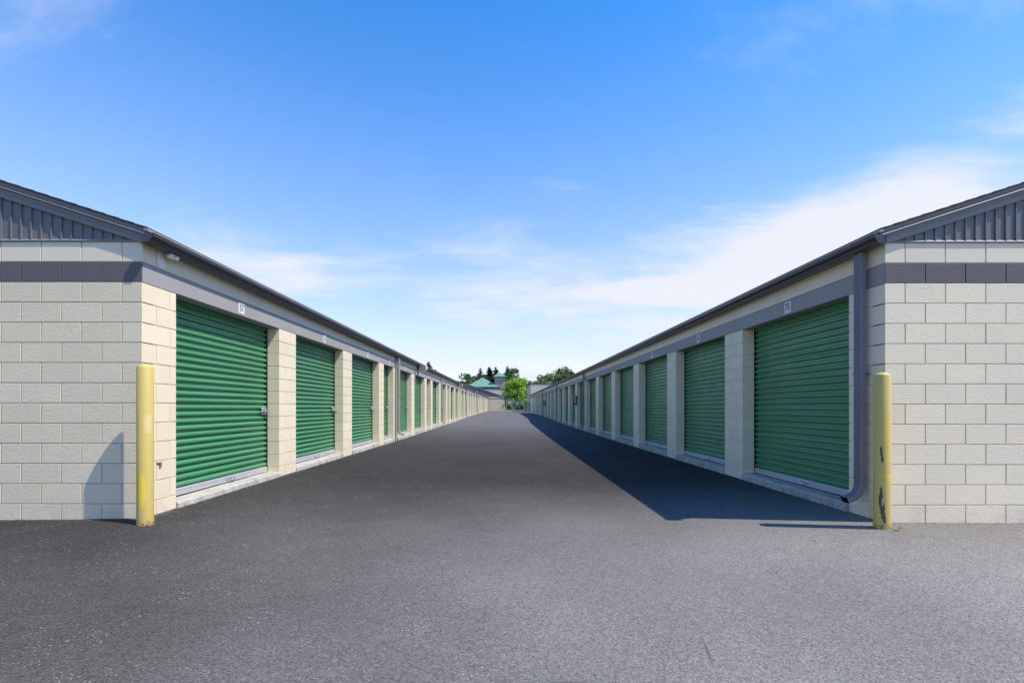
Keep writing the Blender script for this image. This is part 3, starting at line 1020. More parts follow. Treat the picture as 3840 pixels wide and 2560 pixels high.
        for z in (0.40, 1.5):
            co.box(a, b, v - 0.054, v + 0.054, z + zz, z + 0.02 + zz)
            if z > 1: a2, b2 = sorted((0.0, s * -0.05)); co.box(a2, b2, v - 0.054, v + 0.054, z + zz, z + 0.02 + zz)
        put('strap', co.mesh('strap', mat), o)
        return o


NUMS = []
# bay rhythm, distances along the wall from the front corner
left_bays = [(0.50, 2.925)]
v = 3.545
pattern = [(2.43, 0.62), (2.43, 0.55), (1.23, 0.55)]
i = 0
while v + 2.5 < 89.5:
    w, p = pattern[i % 3]
    left_bays.append((v, v + w)); v += w + p; i += 1
right_bays = []
v = 0.51
for i in range(19):
    right_bays.append((v, v + 2.405)); v += 3.0 if i else 3.025

BLD = Building(-1, XL, 90.0, 0.0040, 0.0, {'cream': M['cream']}, 'long cream block storage building left of the drive, first unit numbered 57')
BLD.front(); BLD.run(left_bays, 0.5, 57, -1, True); BLD.top()
BRD = Building(1, XR, 69.2, 0.0018, -0.012, {'cream': M['cream2']}, 'long pale block storage building right of the drive, first unit numbered 75')
BRD.front(); BRD.run(right_bays, 0.5, 75, 1, False); BRD.top()

for v, m_ in ((16.1, 'spout_b'), (27.0, 'spout_b'), (43.45, 'spout'), (60, 'spout'), (78, 'spout')):
    BLD.downspout(v - YF, M[m_])
for v in (5.075, 23.1, 35.2, 49.4, 64.2):
    BRD.downspout(v - YF, M['spout'])
# thin conduit beside the first left downspout, and conduits below the wall lamps
for v, z0, z1 in ((15.83 - YF, -0.05, Z_TOP - 0.03), (19.25 - YF, 1.9, 2.62), (35.1 - YF, 1.9, 2.62)):
    mb = MB(); zz = BLD.zf(v)
    mb.tube([(0.022, v, z0 + zz), (0.022, v, z1 + zz)], 0.02, n=8)
    BLD.part('conduit', mb, M['spout'])
# off-white patch on the top course below the gutter, and the little concrete hook by the corner
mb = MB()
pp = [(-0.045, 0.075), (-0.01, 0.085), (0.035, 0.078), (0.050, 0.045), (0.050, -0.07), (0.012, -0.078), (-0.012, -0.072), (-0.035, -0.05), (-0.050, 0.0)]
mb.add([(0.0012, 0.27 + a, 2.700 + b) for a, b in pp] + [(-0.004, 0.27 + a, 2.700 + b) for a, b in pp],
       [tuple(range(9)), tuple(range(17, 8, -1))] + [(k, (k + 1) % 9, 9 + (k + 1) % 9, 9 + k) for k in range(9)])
BLD.part('pale_patch', mb, M['patch'])
mb = MB(); mb.box(-0.004, 0.014, 0.205, 0.262, 0.555, 0.566); mb.box(0.0, 0.014, 0.235, 0.262, 0.515, 0.554)
BLD.part('wall_bracket', mb, M['spout'])

# numerals on the plates
dg_objs = []
for n, pl, s in NUMS:
    cu = bpy.data.curves.new('numeral', 'FONT')
    cu.body = str(n); cu.size = 0.128; cu.align_x = 'CENTER'; cu.align_y = 'CENTER'; cu.extrude = 0.0015; cu.offset = 0.0008
    cu.space_character = 0.95; cu.resolution_u = 3
    o = bpy.data.objects.new('numeral_curve', cu); C.objects.link(o); dg_objs.append((o, pl, s, cu))
bpy.context.view_layer.update()
dg = bpy.context.evaluated_depsgraph_get()
for o, pl, s, cu in dg_objs:
    me = bpy.data.meshes.new_from_object(o.evaluated_get(dg))
    for vv in me.vertices:
        x, y, z = vv.co
        vv.co = ((0.0085 + z) if s < 0 else -(0.0085 + z), x * 0.82 * (1 if s < 0 else -1), y * 1.05)
    me.materials.clear(); me.materials.append(M['ink_faded'] if s < 0 else M['ink']); me.name = 'numeral'
    put('numeral', me, pl)
    C.objects.unlink(o); bpy.data.objects.remove(o); bpy.data.curves.remove(cu)

# ------------------------------------------------------------------ bollards at the corners
def bollard(x, y, h, mat, label, r):
    z = ground_z(x, y)
    t = thing('bollard', label, 'bollard', (x, y, z - 0.01), 'yellow bollards at the building corners')
    mb = MB(); mb.lathe([(r + 0.005, -0.25), (r + 0.003, 0.02), (r, 0.09), (r, h - 0.004), (r - 0.002, h)], 40)
    put('post', smooth_by_angle(mb.mesh('post', mat), 40), t)
    mb = MB(); mb.lathe([(r - 0.0022, h - 0.01), (r - 0.004, h + 0.002), (r * 0.80, h + 0.014), (r * 0.5, h + 0.024), (r * 0.2, h + 0.029), (0.004, h + 0.030)], 40)
    put('cap', smooth_by_angle(mb.mesh('cap', mat), 40), t)
    return t


bollard(-3.481, 4.623, 1.525, M['bollard0'], 'yellow steel bollard with bright repainted patch, at the left building corner', 0.069)
bollard(3.658, 4.655, 1.49, M['bollard1'], 'yellow steel bollard with black scuff marks, at the right building corner', 0.0705)

# dry leaves
for x, y, k, lab in ((3.715, 4.535, 1.25, 'curled brown dry leaf right in front of the scuffed bollard foot'), (3.775, 4.585, 0.9, 'small brown dry leaf to the right of the scuffed bollard foot'),
                     (-4.90, 4.795, 1.1, 'orange dry leaf lying at the foot of the left front wall')):
    mb = MB(); a = rnd.uniform(0, 6.28)
    pts = [(-0.030, 0, 0), (-0.008, 0.014, 0.006), (0.018, 0.010, 0.004), (0.032, 0, 0.012), (0.018, -0.010, 0.002), (-0.008, -0.014, 0.004)]
    mb.add([(p * k, q * k, z) for p, q, z in pts] + [(p * k, q * k, z - 0.0015) for p, q, z in pts], [(0, 1, 2, 3, 4, 5), (11, 10, 9, 8, 7, 6)] + [(i_, (i_ + 1) % 6, 6 + (i_ + 1) % 6, 6 + i_) for i_ in range(6)])
    put('dry_leaf', mb.mesh('dry_leaf', M['leafdry']), None, (x, y, ground_z(x, y) + 0.008), lab, 'leaf', 'dry leaves on the asphalt', rot=(rnd.uniform(-.3, .3), rnd.uniform(-.3, .3), a))

# ------------------------------------------------------------------ lamps and cabinets on the walls
# small twin-lens lamp under the left gutter
t = thing('eave_lamp', 'small clear lensed lamp under the gutter near the left building corner', 'lamp', (XL + 0.075, 5.17, 2.800))
mb = MB(); mb.bevel_box(-0.035, 0.035, -0.07, 0.07, -0.030, 0.000, 0.006)
put('housing', mb.mesh('housing', M['steel']), t)
for dy in (-0.038, 0.038):
    mb = MB()
    prof = [(0.006, -0.066), (0.022, -0.062), (0.034, -0.050), (0.037, -0.036), (0.032, -0.024)]
    mb.lathe(prof, 14, (0, dy))
    put('lens', smooth_by_angle(mb.mesh('lens', M['white']), 50), t)
mb = MB(); mb.tube([(0.0, 0.01, -0.03), (0.012, 0.02, -0.080), (0.005, 0.045, -0.088)], 0.004, n=5)
put('wire_tail', mb.mesh('wire_tail', M['black']), t)

lamp_labels = ['tan box floodlight on the left wall, nearest of the row of floodlights', 'tan box floodlight on the left wall, second down the row', 'tan box floodlight on the left wall, farthest down the row']
for y, lab in zip((19.9, 36.3, 55.0), lamp_labels):
    zz = BLD.zf(y - YF)
    t = thing('wall_lamp', lab, 'lamp', (XL, y, 2.735 + zz), 'floodlights on the left building')
    mb = MB(); mb.box(0.0, 0.09, -0.10, 0.10, -0.08, 0.06)
    put('mount', mb.mesh('mount', M['black']), t)
    mb = MB(); mb.add([(0.085, -0.17, -0.10), (0.36, -0.17, -0.06), (0.36, -0.17, 0.045), (0.085, -0.17, 0.06), (0.085, 0.17, -0.10), (0.36, 0.17, -0.06), (0.36, 0.17, 0.045), (0.085, 0.17, 0.06)],
                      [(0, 1, 2, 3), (7, 6, 5, 4), (0, 4, 5, 1), (1, 5, 6, 2), (2, 6, 7, 3), (3, 7, 4, 0)])
    put('housing', mb.mesh('housing', M['tan']), t)
    mb = MB(); mb.bevel_box(0.355, 0.385, -0.18, 0.18, -0.085, 0.060, 0.004)
    put('lens_frame', mb.mesh('lens_frame', M['lens']), t)
    mb = MB(); mb.box(0.14, 0.34, -0.15, 0.15, -0.115, -0.075)
    put('lens', mb.mesh('lens', M['lens']), t)

for (y, lab) in ((25.85, 'red fire extinguisher cabinet on the right wall, the nearer and larger one'), (46.2, 'red fire extinguisher cabinet on the right wall, the one farther down')):
    zz = BRD.zf(y - YF)
    t = thing('extinguisher_cabinet', lab, 'cabinet', (XR, y, 1.235 + zz), 'extinguisher cabinets on the right building')
    mb = MB(); mb.bevel_box(-0.20, 0.0, -0.13, 0.13, 0.0, 0.50, 0.008)
    put('box', mb.mesh('box', M['red']), t)
    mb = MB(); mb.add([(-0.140, -0.134, 0.46), (-0.075, -0.134, 0.46), (-0.080, -0.134, 0.15), (-0.095, -0.134, 0.05), (-0.120, -0.134, 0.05), (-0.135, -0.134, 0.15),
                       (-0.140, -0.126, 0.46), (-0.075, -0.126, 0.46), (-0.080, -0.126, 0.15), (-0.095, -0.126, 0.05), (-0.120, -0.126, 0.05), (-0.135, -0.126, 0.15)],
                      [(0, 1, 2, 3, 4, 5), (11, 10, 9, 8, 7, 6)] + [(k, (k + 1) % 6, 6 + (k + 1) % 6, 6 + k) for k in range(6)])
    put('side_label', mb.mesh('side_label', M['plate']), t)
    mb = MB(); mb.bevel_box(-0.207, -0.199, -0.10, 0.10, 0.05, 0.45, 0.002)
    put('cabinet_door', mb.mesh('cabinet_door', M['red']), t)

# ------------------------------------------------------------------ far end: gabled building, office, flat-topped building
def gz(y): return lerp(G_PTS, y)


# gabled storage building closing the drive on the left
yb = 95.6; g0 = gz(yb)
t = thing('storage_building', 'beige gabled storage building closing the far end of the drive', 'building', (-0.40, yb, g0))
Wd = 14.6; hf = Wd / 2; pt_ = 0.33; eave = 2.85
mb = MB(); mb.box(-Wd, 0, 0, 20, -0.4, 2.42)
put('wall', mb.mesh('wall', M['officewall']), t)
mb = MB(); mb.box(-Wd - 0.004, 0.004, -0.004, 20, 2.4205, 2.62)
put('wall_band', mb.mesh('wall_band', M['band']), t)
mb = MB(); mb.box(-Wd, 0, 0, 20, 2.6205, eave)
put('top_course', mb.mesh('top_course', M['topcourse']), t)
npan = 24
for i in range(npan):
    a = -Wd + Wd * i / npan; b = a + Wd / npan - 0.03
    f = lambda x: pt_ * (hf - abs(x + hf))
    mb = MB()
    mb.add([(a, -0.02, eave + 0.004), (b, -0.02, eave + 0.004), (b, -0.02, eave + f(b) + 0.02), (a, -0.02, eave + f(a) + 0.02),
            (a, 0.1, eave + 0.004), (b, 0.1, eave + 0.004), (b, 0.1, eave + f(b) + 0.02), (a, 0.1, eave + f(a) + 0.02)],
           [(0, 1, 2, 3), (7, 6, 5, 4), (0, 4, 5, 1), (1, 5, 6, 2), (2, 6, 7, 3), (3, 7, 4, 0)])
    put('gable_panel', mb.mesh('gable_panel', M['panel']), t)
mb = MB(); mb.prism([(0.0, eave), (-hf, eave + pt_ * hf), (-Wd, eave)], 'y', 0.012, 0.09)
put('gable_backing', mb.mesh('gable_backing', M['panel']), t)
mb = MB(); mb.prism([(0.2, eave - 0.06), (0.2, eave + 0.10), (-hf, eave + 0.17 + pt_ * hf), (-Wd - 0.2, eave + 0.10), (-Wd - 0.2, eave - 0.06), (-hf, eave + 0.01 + pt_ * hf)], 'y', -0.12, 20)
put('roof', mb.mesh('roof', M['metal']), t)
mb = MB(); mb.box(0.0, 0.09, 0.05, 0.15, -0.3, eave - 0.1)
put('downspout', mb.mesh('downspout', M['spout_b']), t)

# office with flat beige block in front, green hip roof and stone tower
yo = 112.0; g0 = gz(yo)
t = thing('office_building', 'beige office with green hipped metal roof and small stone tower behind the storage rows', 'building', (0, yo, g0))
mb = MB(); mb.box(-15.5, -0.23, 0, 2.0, -0.4, 5.02)
put('wall', mb.mesh('wall', M['officewall']), t)
mb = MB(); mb.box(-15.6, -0.15, -0.08, 2.05, 5.0205, 5.14)
put('parapet_cap', mb.mesh('parapet_cap', M['gutter']), t)
mb = MB(); mb.box(-9.0, -1.7, 2.4, 10, -0.4, 5.60)
put('wall', mb.mesh('wall', M['greywall']), t)
for xq in (-7.6, -4.8, -3.6):
    w_ = MB(); w_.box(xq - 0.45, xq + 0.45, 2.36, 2.42, 4.95, 5.45)
    wo_ = put('window', w_.mesh('window', M['navy']), t)
# hip roof: apex line running back
e0, e1, ye, ap, za, ze = -9.35, -1.42, 2.1, -5.62, 8.02, 5.66
mb = MB()
mb.add([(e0, ye, ze), (e1, ye, ze), (ap, ye + 3.9, za), (e0, 12, ze), (e1, 12, ze), (ap, 9.0, za), (e0, ye, ze - 0.16), (e1, ye, ze - 0.16), (e0, 12, ze - 0.16), (e1, 12, ze - 0.16)],
       [(0, 1, 2), (1, 4, 5, 2), (0, 2, 5, 3), (3, 5, 4), (6, 8, 9, 7), (0, 6, 7, 1), (1, 7, 9, 4), (4, 9, 8, 3), (3, 8, 6, 0)])
rf = put('roof', mb.mesh('roof', M['greenroof']), t)
mb = MB(); mb.box(e0 - 0.05, e1 + 0.05, ye - 0.10, ye - 0.005, ze - 0.22, ze + 0.015)
put('eave_trim', mb.mesh('eave_trim', M['greentrim']), rf)
sl = Vector((0, 3.9, za - ze))
nrib = 20
for i in range(1, nrib):
    x = e0 + (e1 - e0) * i / nrib
    tt = (x - e0) / (ap - e0) if x < ap else (e1 - x) / (e1 - ap)
    a = Vector((x, ye, ze)); b = a + sl * tt
    mb = MB(); up = Vector((0, -0.5, 0.86)) * 0.05
    mb.add([tuple(a + Vector((-.025, 0, 0))), tuple(a + Vector((.025, 0, 0))), tuple(b + Vector((.025, 0, 0))), tuple(b + Vector((-.025, 0, 0))),
            tuple(a + up + Vector((-.02, 0, 0))), tuple(a + up + Vector((.02, 0, 0))), tuple(b + up + Vector((.02, 0, 0))), tuple(b + up + Vector((-.02, 0, 0)))],
           [(0, 1, 2, 3), (4, 7, 6, 5), (0, 4, 5, 1), (1, 5, 6, 2), (2, 6, 7, 3), (3, 7, 4, 0)])
    put('roof_seam', mb.mesh('roof_seam', M['greenroof']), rf)
for (a, b) in (((e0, ye, ze), (ap, ye + 3.9, za)), ((e1, ye, ze), (ap, ye + 3.9, za))):
    mb = MB(); mb.tube([a, b], 0.07, n=6)
    put('hip_cap', mb.mesh('hip_cap', M['greenroof']), rf)
for (x, k) in ((-8.1, 0.2), (-5.9, 0.62), (-3.75, 0.2)):
    p = Vector((x, ye, ze)) + sl * k
    mb = MB(); mb.tube([p, p + Vector((0, -0.15, 0.35))], 0.03, n=6); mb.tube([p, p + Vector((-0.22, -0.05, 0.0))], 0.03, n=6)
    put('vent_pipe', mb.mesh('vent_pipe', M['greentrim']), rf)
tw = (-2.66, -0.20, 3.0, 5.4)
mb = MB(); mb.box(*tw, -0.4, 8.10)
tower = put('tower', mb.mesh('tower', M['stone']), t)
mb = MB(); mb.box(tw[0] - 0.03, tw[1] + 0.03, tw[2] - 0.03, tw[3] + 0.03, 7.55, 7.70); mb.box(tw[0] - 0.03, tw[1] + 0.03, tw[2] - 0.03, tw[3] + 0.03, 7.95, 8.101)
put('cornice', mb.mesh('cornice', M['greywall']), tower)
cx, cy = (tw[0] + tw[1]) / 2, (tw[2] + tw[3]) / 2
mb = MB(); q = 1.62
mb.add([(cx - q, cy - q, 8.15), (cx + q, cy - q, 8.15), (cx + q, cy + q, 8.15), (cx - q, cy + q, 8.15), (cx, cy, 9.20)], [(0, 1, 4), (1, 2, 4), (2, 3, 4), (3, 0, 4), (3, 2, 1, 0)])
pyr = put('tower_roof', mb.mesh('tower_roof', M['greenroof']), t)
for i in range(1, 8):
    x = -q + 2 * q * i / 8; tt = 1 - abs(x) / q
    mb = MB(); a = Vector((cx + x, cy - q, 8.16)); b = a + Vector((0, q * tt, 1.05 * tt)); mb.tube([a, b], 0.025, n=5)
    put('roof_seam', mb.mesh('roof_seam', M['greenroof']), pyr)
mb = MB(); mb.box(cx - q - 0.03, cx + q + 0.03, cy - q - 0.03, cy + q + 0.03, 7.99, 8.145)
put('eave_trim', mb.mesh('eave_trim', M['greentrim']), pyr)

# flat-topped building behind the right row
yr = 85.0; g0 = gz(yr)
t = thing('warehouse', 'tall beige flat roofed building behind the right storage row', 'building', (4.40, yr, g0))
mb = MB(); mb.box(0, 26, 0, 14, -0.4, 4.92)
put('wall', mb.mesh('wall', M['officewall']), t)
mb = MB(); mb.box(-0.06, 26.06, -0.06, 14.06, 4.9205, 5.03)
put('roof_edge', mb.mesh('roof_edge', M['gutter']), t)
mb = MB(); mb.box(3.2, 4.0, 4, 4.8, 5.03, 5.35)
put('roof_vent', mb.mesh('roof_vent', M['greywall']), t)

# ------------------------------------------------------------------ gate across the far end
yg = 88.0; g0 = gz(yg) - 0.02


def post(mb, x, h, r=0.035, dy=0.0): mb.tube([(x, dy, -0.2), (x, dy, h)], r, n=8)


t = thing('gate_frame', 'tall galvanised gate guide frame with cross rails carrying a red and white sign', 'gate', (0, yg, g0))
for x, h in ((0.15, 2.53), (1.13, 2.48)):
    mb = MB(); post(mb, x, h, 0.06); put('post', mb.mesh('post', M['steel']), t)
for z, r in ((1.97, 0.045), (1.42, 0.045), (1.14, 0.04), (0.22, 0.035), (2.30, 0.02)):
    mb = MB(); mb.tube([(0.15, 0, z), (1.13, 0, z)], r, n=8); put('rail', mb.mesh('rail', M['steel']), t)


def chain(x0, x1, z0, z1, step=0.16):
    mb = MB(); w, hgt = x1 - x0, z1 - z0
    k = -hgt
    while k < w:
        a = max(0, k); b = min(w, k + hgt)
        if b > a:
            mb.tube([(x0 + a, 0.05, z0 + a - k), (x0 + b, 0.05, z0 + b - k)], 0.004, n=3, caps=False)
            mb.tube([(x0 + a, 0.06, z1 - (a - k)), (x0 + b, 0.06, z1 - (b - k))], 0.004, n=3, caps=False)
        k += step
    return mb


t2 = thing('chain_link_gate', 'long chain link sliding gate with top rail across the drive end', 'gate', (0, yg, g0))
for x, h in ((1.49, 1.80), (2.45, 1.80), (3.28, 1.80)):
    mb = MB(); post(mb, x, h, 0.025, 0.03); put('stile', mb.mesh('stile', M['steel']), t2)
for z in (1.82, 0.12):
    mb = MB(); mb.tube([(1.16, 0.03, z), (3.30, 0.03, z - (0.03 if z > 1 else 0))], 0.04, n=8); put('rail', mb.mesh('rail', M['steel']), t2)
put('wire_mesh', chain(1.16, 3.28, 0.12, 1.8).mesh('wire_mesh', M['steel'], recalc=False), t2, kind='stuff')
t3 = thing('chain_link_fence', 'short chain link fence bay between the gate post and the beige flat roofed building', 'fence', (0, yg, g0))
mb = MB(); post(mb, 3.34, 2.15, 0.05); put('post', mb.mesh('post', M['steel']), t3)
mb = MB(); post(mb, 4.29, 1.78, 0.05); put('post', mb.mesh('post', M['yellow2']), t3)
mb = MB(); mb.tube([(3.34, 0, 1.80), (4.50, 0, 1.83)], 0.04, n=8); put('rail', mb.mesh('rail', M['steel']), t3)
put('wire_mesh', chain(3.34, 4.29, 0.1, 1.8).mesh('wire_mesh', M['steel'], recalc=False), t3, kind='stuff')
t4 = thing('fence_post', 'leaning galvanised post with angled top arm standing beside the sliding gate', 'post', (0, yg + 0.2, g0))
mb = MB(); mb.tube([(1.50, 0, -0.2), (1.50, 0, 1.92), (1.42, 0, 2.16)], 0.04, n=8); put('post', mb.mesh('post', M['steel']), t4)

t = thing('sign', 'small white sign with red lines on the tall gate frame', 'sign', (0.62, yg - 0.08, g0 + 1.68))
mb = MB(); mb.box(-0.22, 0.22, 0, 0.012, -0.17, 0.17); put('board', mb.mesh('board', M['white']), t)
mb = MB(); mb.box(-0.22, 0.22, -0.004, -0.0005, -0.17, -0.145); mb.box(-0.22, 0.22, -0.004, -0.0005, 0.145, 0.17)
for z in (0.08, 0.02, -0.04, -0.10): mb.box(-0.15, 0.15, -0.004, -0.0005, z - 0.012, z + 0.012)
put('lettering', mb.mesh('lettering', M['red']), t)
t = thing('sign', 'square blue sign with white print on the sliding gate', 'sign', (2.15, yg - 0.06, g0 + 1.36))
mb = MB(); mb.box(-0.33, 0.33, 0, 0.012, -0.29, 0.29); put('board', mb.mesh('board', M['blue']), t)
mb = MB(); mb.box(-0.26, 0.26, -0.004, -0.0005, 0.14, 0.26); mb.box(-0.07, 0.07, -0.004, -0.0005, -0.22, 0.10); mb.box(-0.24, 0.24, -0.004, -0.0005, -0.26, -0.20)
put('lettering', mb.mesh('lettering', M['skyblue']), t)
t = thing('sign', 'white notice on dark board behind the yellow posts by the fence', 'sign', (3.98, yg - 0.07, g0 + 1.40))
mb = MB(); mb.box(-0.24, 0.22, 0, 0.012, -0.18, 0.20); put('board', mb.mesh('board', M['navy']), t)
mb = MB(); mb.box(-0.12, 0.12, -0.004, -0.0005, -0.12, 0.17); put('notice', mb.mesh('notice', M['white']), t)
for (x, y, h, lab) in ((3.47, 86.5, 1.40, 'yellow guard post at the gate, left one of the leaning pair'), (3.66, 86.6, 1.42, 'yellow guard post at the gate, right one of the leaning pair'),
                       (-0.30, 92.0, 1.55, 'pale yellow guard post at the corner of the gabled end building')):
    t = thing('guard_post', lab, 'bollard', (x, y, gz(y) - 0.03), 'yellow guard posts at the far end')
    mb = MB(); mb.lathe([(0.09, -0.2), (0.085, h)], 14); put('post', smooth_by_angle(mb.mesh('post', M['yellow2'])), t)
    mb = MB(); mb.lathe([(0.084, h - 0.01), (0.06, h + 0.03), (0.005, h + 0.045)], 14); put('cap', mb.mesh('cap', M['yellow2']), t)
t = thing('hanging_box', 'small red box fixed at the corner of the gabled end building', 'box', (-0.26, 95.5, gz(95) + 1.5))
mb = MB(); mb.bevel_box(-0.10, 0.14, -0.1, 0.1, -0.15, 0.15, 0.01); put('case', mb.mesh('case', M['red']), t)
mb = MB(); mb.box(-0.06, 0.10, -0.108, -0.1005, -0.08, 0.08); put('cover', mb.mesh('cover', M['white']), t)
t = thing('meter_box', 'grey utility meter standing at the far end of the right building', 'meter', (3.92, 74.4, gz(74) - 0.02))
mb = MB(); mb.tube([(0, 0, -0.1), (0, 0, 0.8)], 0.04, n=8); put('pipe', mb.mesh('pipe', M['steel']), t)
mb = MB(); mb.bevel_box(-0.14, 0.14, -0.1, 0.1, 0.7, 1.05, 0.02); put('case', mb.mesh('case', M['spout']), t)

# ------------------------------------------------------------------ utility pole and cables
t = thing('utility_pole', 'weathered wooden utility pole rising in front of the right hand trees', 'pole', (16.4, 126, gz(126)))
mb = MB(); mb.tube([(0, 0, -0.5), (0, 0, 9.6)], 0.14, 0.09, n=8); put('post', mb.mesh('post', M['pole']), t)
mb = MB(); mb.box(-1.1, 1.1, -0.12, -0.02, 9.0, 9.12); put('cross_arm', mb.mesh('cross_arm', M['pole']), t)
for x in (-0.9, 0.9):
    mb = MB(); mb.lathe([(0.04, 9.121), (0.05, 9.2), (0.03, 9.26)], 8, (x, -0.07)); put('insulator', mb.mesh('insulator', M['white']), t)
for k, (dx, z, lab) in enumerate(((-0.9, 9.7, 'upper power cable sagging across the far trees'), (0.9, 9.25, 'middle power cable sagging across the far trees'), (0.0, 8.0, 'lower thicker cable sagging across the far trees'))):
    mb = MB(); a = Vector((16.4 + dx, 125.9, z)); b = Vector((-60, 128, z + 0.3)); c = Vector((75, 124, z + 0.6))
    pts = []
    for i in range(25):
        tt = i / 24; p = b.lerp(a, tt); p.z -= 4 * 0.9 * tt * (1 - tt); pts.append(p)
    for i in range(1, 25):
        tt = i / 24; p = a.lerp(c, tt); p.z -= 4 * 0.9 * tt * (1 - tt); pts.append(p)
    mb.tube(pts, 0.022 if k < 2 else 0.035, n=5)
    put('power_cable', mb.mesh('power_cable', M['wire']), None, label=lab, cat='cable', group='cables on the utility pole')


# ------------------------------------------------------------------ trees
def leaves(mb, c, rad, n, size, r, shell=0.55, droop=0.0):
    for _ in range(n):
        while True:
            d = Vector((r.gauss(0, 1), r.gauss(0, 1), r.gauss(0, 1)))
            if d.length > 0.01: break
        d.normalize()
        k = shell + (1 - shell) * r.random() ** 0.6
        p = Vector((c[0] + d.x * rad[0] * k, c[1] + d.y * rad[1] * k, c[2] + d.z * rad[2] * k))
        nn = (d * 0.7 + Vector((r.uniform(-1, 1), r.uniform(-1, 1), r.uniform(-0.6, 1)))).normalized()
        u = nn.cross(Vector((r.uniform(-1, 1), r.uniform(-1, 1), r.uniform(-1, 1)))).normalized()
        w = nn.cross(u)
        s = size * r.uniform(0.55, 1.3)
        mb.add([tuple(p - u * s), tuple(p + w * s * 0.55), tuple(p + u * s), tuple(p - w * s * 0.55)], [(0, 1, 2, 3)])


def broadleaf(name, label, x, y, zb, h, w, mat, n=3200, size=0.2, clumps=26, seed=1, low=0.25):
    r = random.Random(seed)
    t = thing(name, label, 'tree', (x, y, zb), 'trees beyond the far end')
    tr = MB()
    tr.tube([(0, 0, -0.3), (0.05, 0, h * 0.3), (0.02, 0, h * 0.75)], 0.035 * h, 0.012 * h, n=7)
    crown = MB()
    cl = []
    for i in range(clumps):
        zz = r.uniform(low, 0.93)
        env = math.sqrt(max(0.02, 1 - ((zz - 0.55) / 0.47) ** 2)) * w / 2
        a = r.uniform(0, 6.283); rr = env * math.sqrt(r.random()) * 0.92
        cr = w * r.uniform(0.13, 0.23)
        cl.append((rr * math.cos(a), rr * math.sin(a), zz * h, cr))
    cl.append((0, 0, h * 0.9, w * 0.12))
    for k, (cx_, cy_, cz_, cr) in enumerate(cl):
        leaves(crown, (cx_, cy_, cz_), (cr, cr, cr * 0.8), n // len(cl), size, r)
        if k % 3 == 0:
            tr.tube([(0.03, 0, h * r.uniform(0.2, 0.45)), (cx_ * 0.5, cy_ * 0.5, cz_ * 0.75), (cx_, cy_, cz_)], 0.012 * h, 0.004 * h, n=5)
    put('trunk', tr.mesh('trunk', M['bark']), t)
    put('crown', crown.mesh('crown', mat, recalc=False), t)
    return t


def conifer(label, x, y, zb, h, w, seed=1, n=24, sparse=0.0):
    r = random.Random(seed)
    t = thing('spruce_tree', label, 'tree', (x, y, zb), 'conifers beyond the far end')
    tr = MB(); tr.tube([(0, 0, -0.3), (0, 0, h)], 0.02 * h, 0.002 * h, n=6)
    put('trunk', tr.mesh('trunk', M['bark']), t)
    cr = MB()
    for k in range(n):
        f = 0.12 + 0.88 * k / n
        z = h * f
        rad = min(3.2, w / 2 * (1 - f) ** 0.90 + 0.03)
        nb = r.randint(7, 10)
        for b in range(nb):
            if r.random() < sparse: continue
            a = r.uniform(0, 6.283); ln = rad * r.uniform(0.65, 1.15)
            for q in range(6):
                tt = (q + 0.5) / 6
                p = Vector((math.cos(a) * ln * tt, math.sin(a) * ln * tt, z + ln * (0.10 * tt * tt * 2.2 - 0.22 * tt)))
                for _ in range(3):
                    u = Vector((math.cos(a), math.sin(a), r.uniform(-0.5, 0.3))).normalized() * (0.10 + 0.22 * ln)
                    sd = Vector((-math.sin(a), math.cos(a), r.uniform(-0.9, 0.9))).normalized() * r.uniform(0.30, 0.55) * (1.25 - 0.8 * tt) * min(1.0, 0.25 + 0.6 * ln)
                    j = Vector((r.uniform(-.1, .1), r.uniform(-.1, .1), r.uniform(-.12, .05)))
                    cr.add([tuple(p + j - u * 0.5), tuple(p + j + sd), tuple(p + j + u * 0.7), tuple(p + j - sd)], [(0, 1, 2, 3)])
    put('crown', cr.mesh('crown', M['needle'], recalc=False), t)


gb = 0.38
broadleaf('lime_tree', 'bright lime green leafy tree behind the gate', 2.55, 108.5, gb, 7.1, 5.8, M['leaf_bright'], 5200, 0.20, 40, 11, 0.22)
broadleaf('broadleaf_tree', 'tall mid green tree directly behind the bright lime tree', 1.9, 128, gb, 11.4, 6.0, M['leaf_mid'], 5600, 0.24, 34, 12, 0.2)
broadleaf('broadleaf_tree', 'lower mid green tree to the right behind the bright lime tree', 4.6, 132, gb, 8.9, 4.6, M['leaf_mid'], 3000, 0.24, 28, 13, 0.2)
broadleaf('broadleaf_tree', 'wide dark green tree low beside the flat roofed building edge', 7.4, 150, gb, 9.0, 7.0, M['leaf_dark'], 3000, 0.28, 28, 14, 0.15)
broadleaf('broadleaf_tree', 'dark green tree at the left end of the right hand tree group', 10.6, 148, gb, 9.4, 6.6, M['leaf_mid'], 4000, 0.30, 30, 15, 0.2)
broadleaf('broadleaf_tree', 'medium round tree in the middle of the right hand tree group', 13.0, 151, gb, 11.6, 7.0, M['leaf_mid'], 4500, 0.30, 34, 16, 0.2)
broadleaf('broadleaf_tree', 'tallest round crowned tree of the right hand tree group', 17.2, 152, gb, 13.2, 9.6, M['leaf_mid'], 6500, 0.30, 46, 17, 0.2)
broadleaf('broadleaf_tree', 'dark tree at the right end of the right hand tree group', 20.8, 150, gb, 12.2, 7.0, M['leaf_dark'], 4500, 0.30, 34, 18, 0.2)
broadleaf('broadleaf_tree', 'lighter leafy tree left of the green hipped roof', -10.2, 130, gb, 10.4, 5.6, M['leaf_mid'], 4200, 0.26, 32, 19, 0.2)
broadleaf('broadleaf_tree', 'low dark tree at the far left of the green hipped roof', -12.2, 133, gb, 8.6, 4.6, M['leaf_dark'], 2400, 0.25, 22, 20, 0.2)
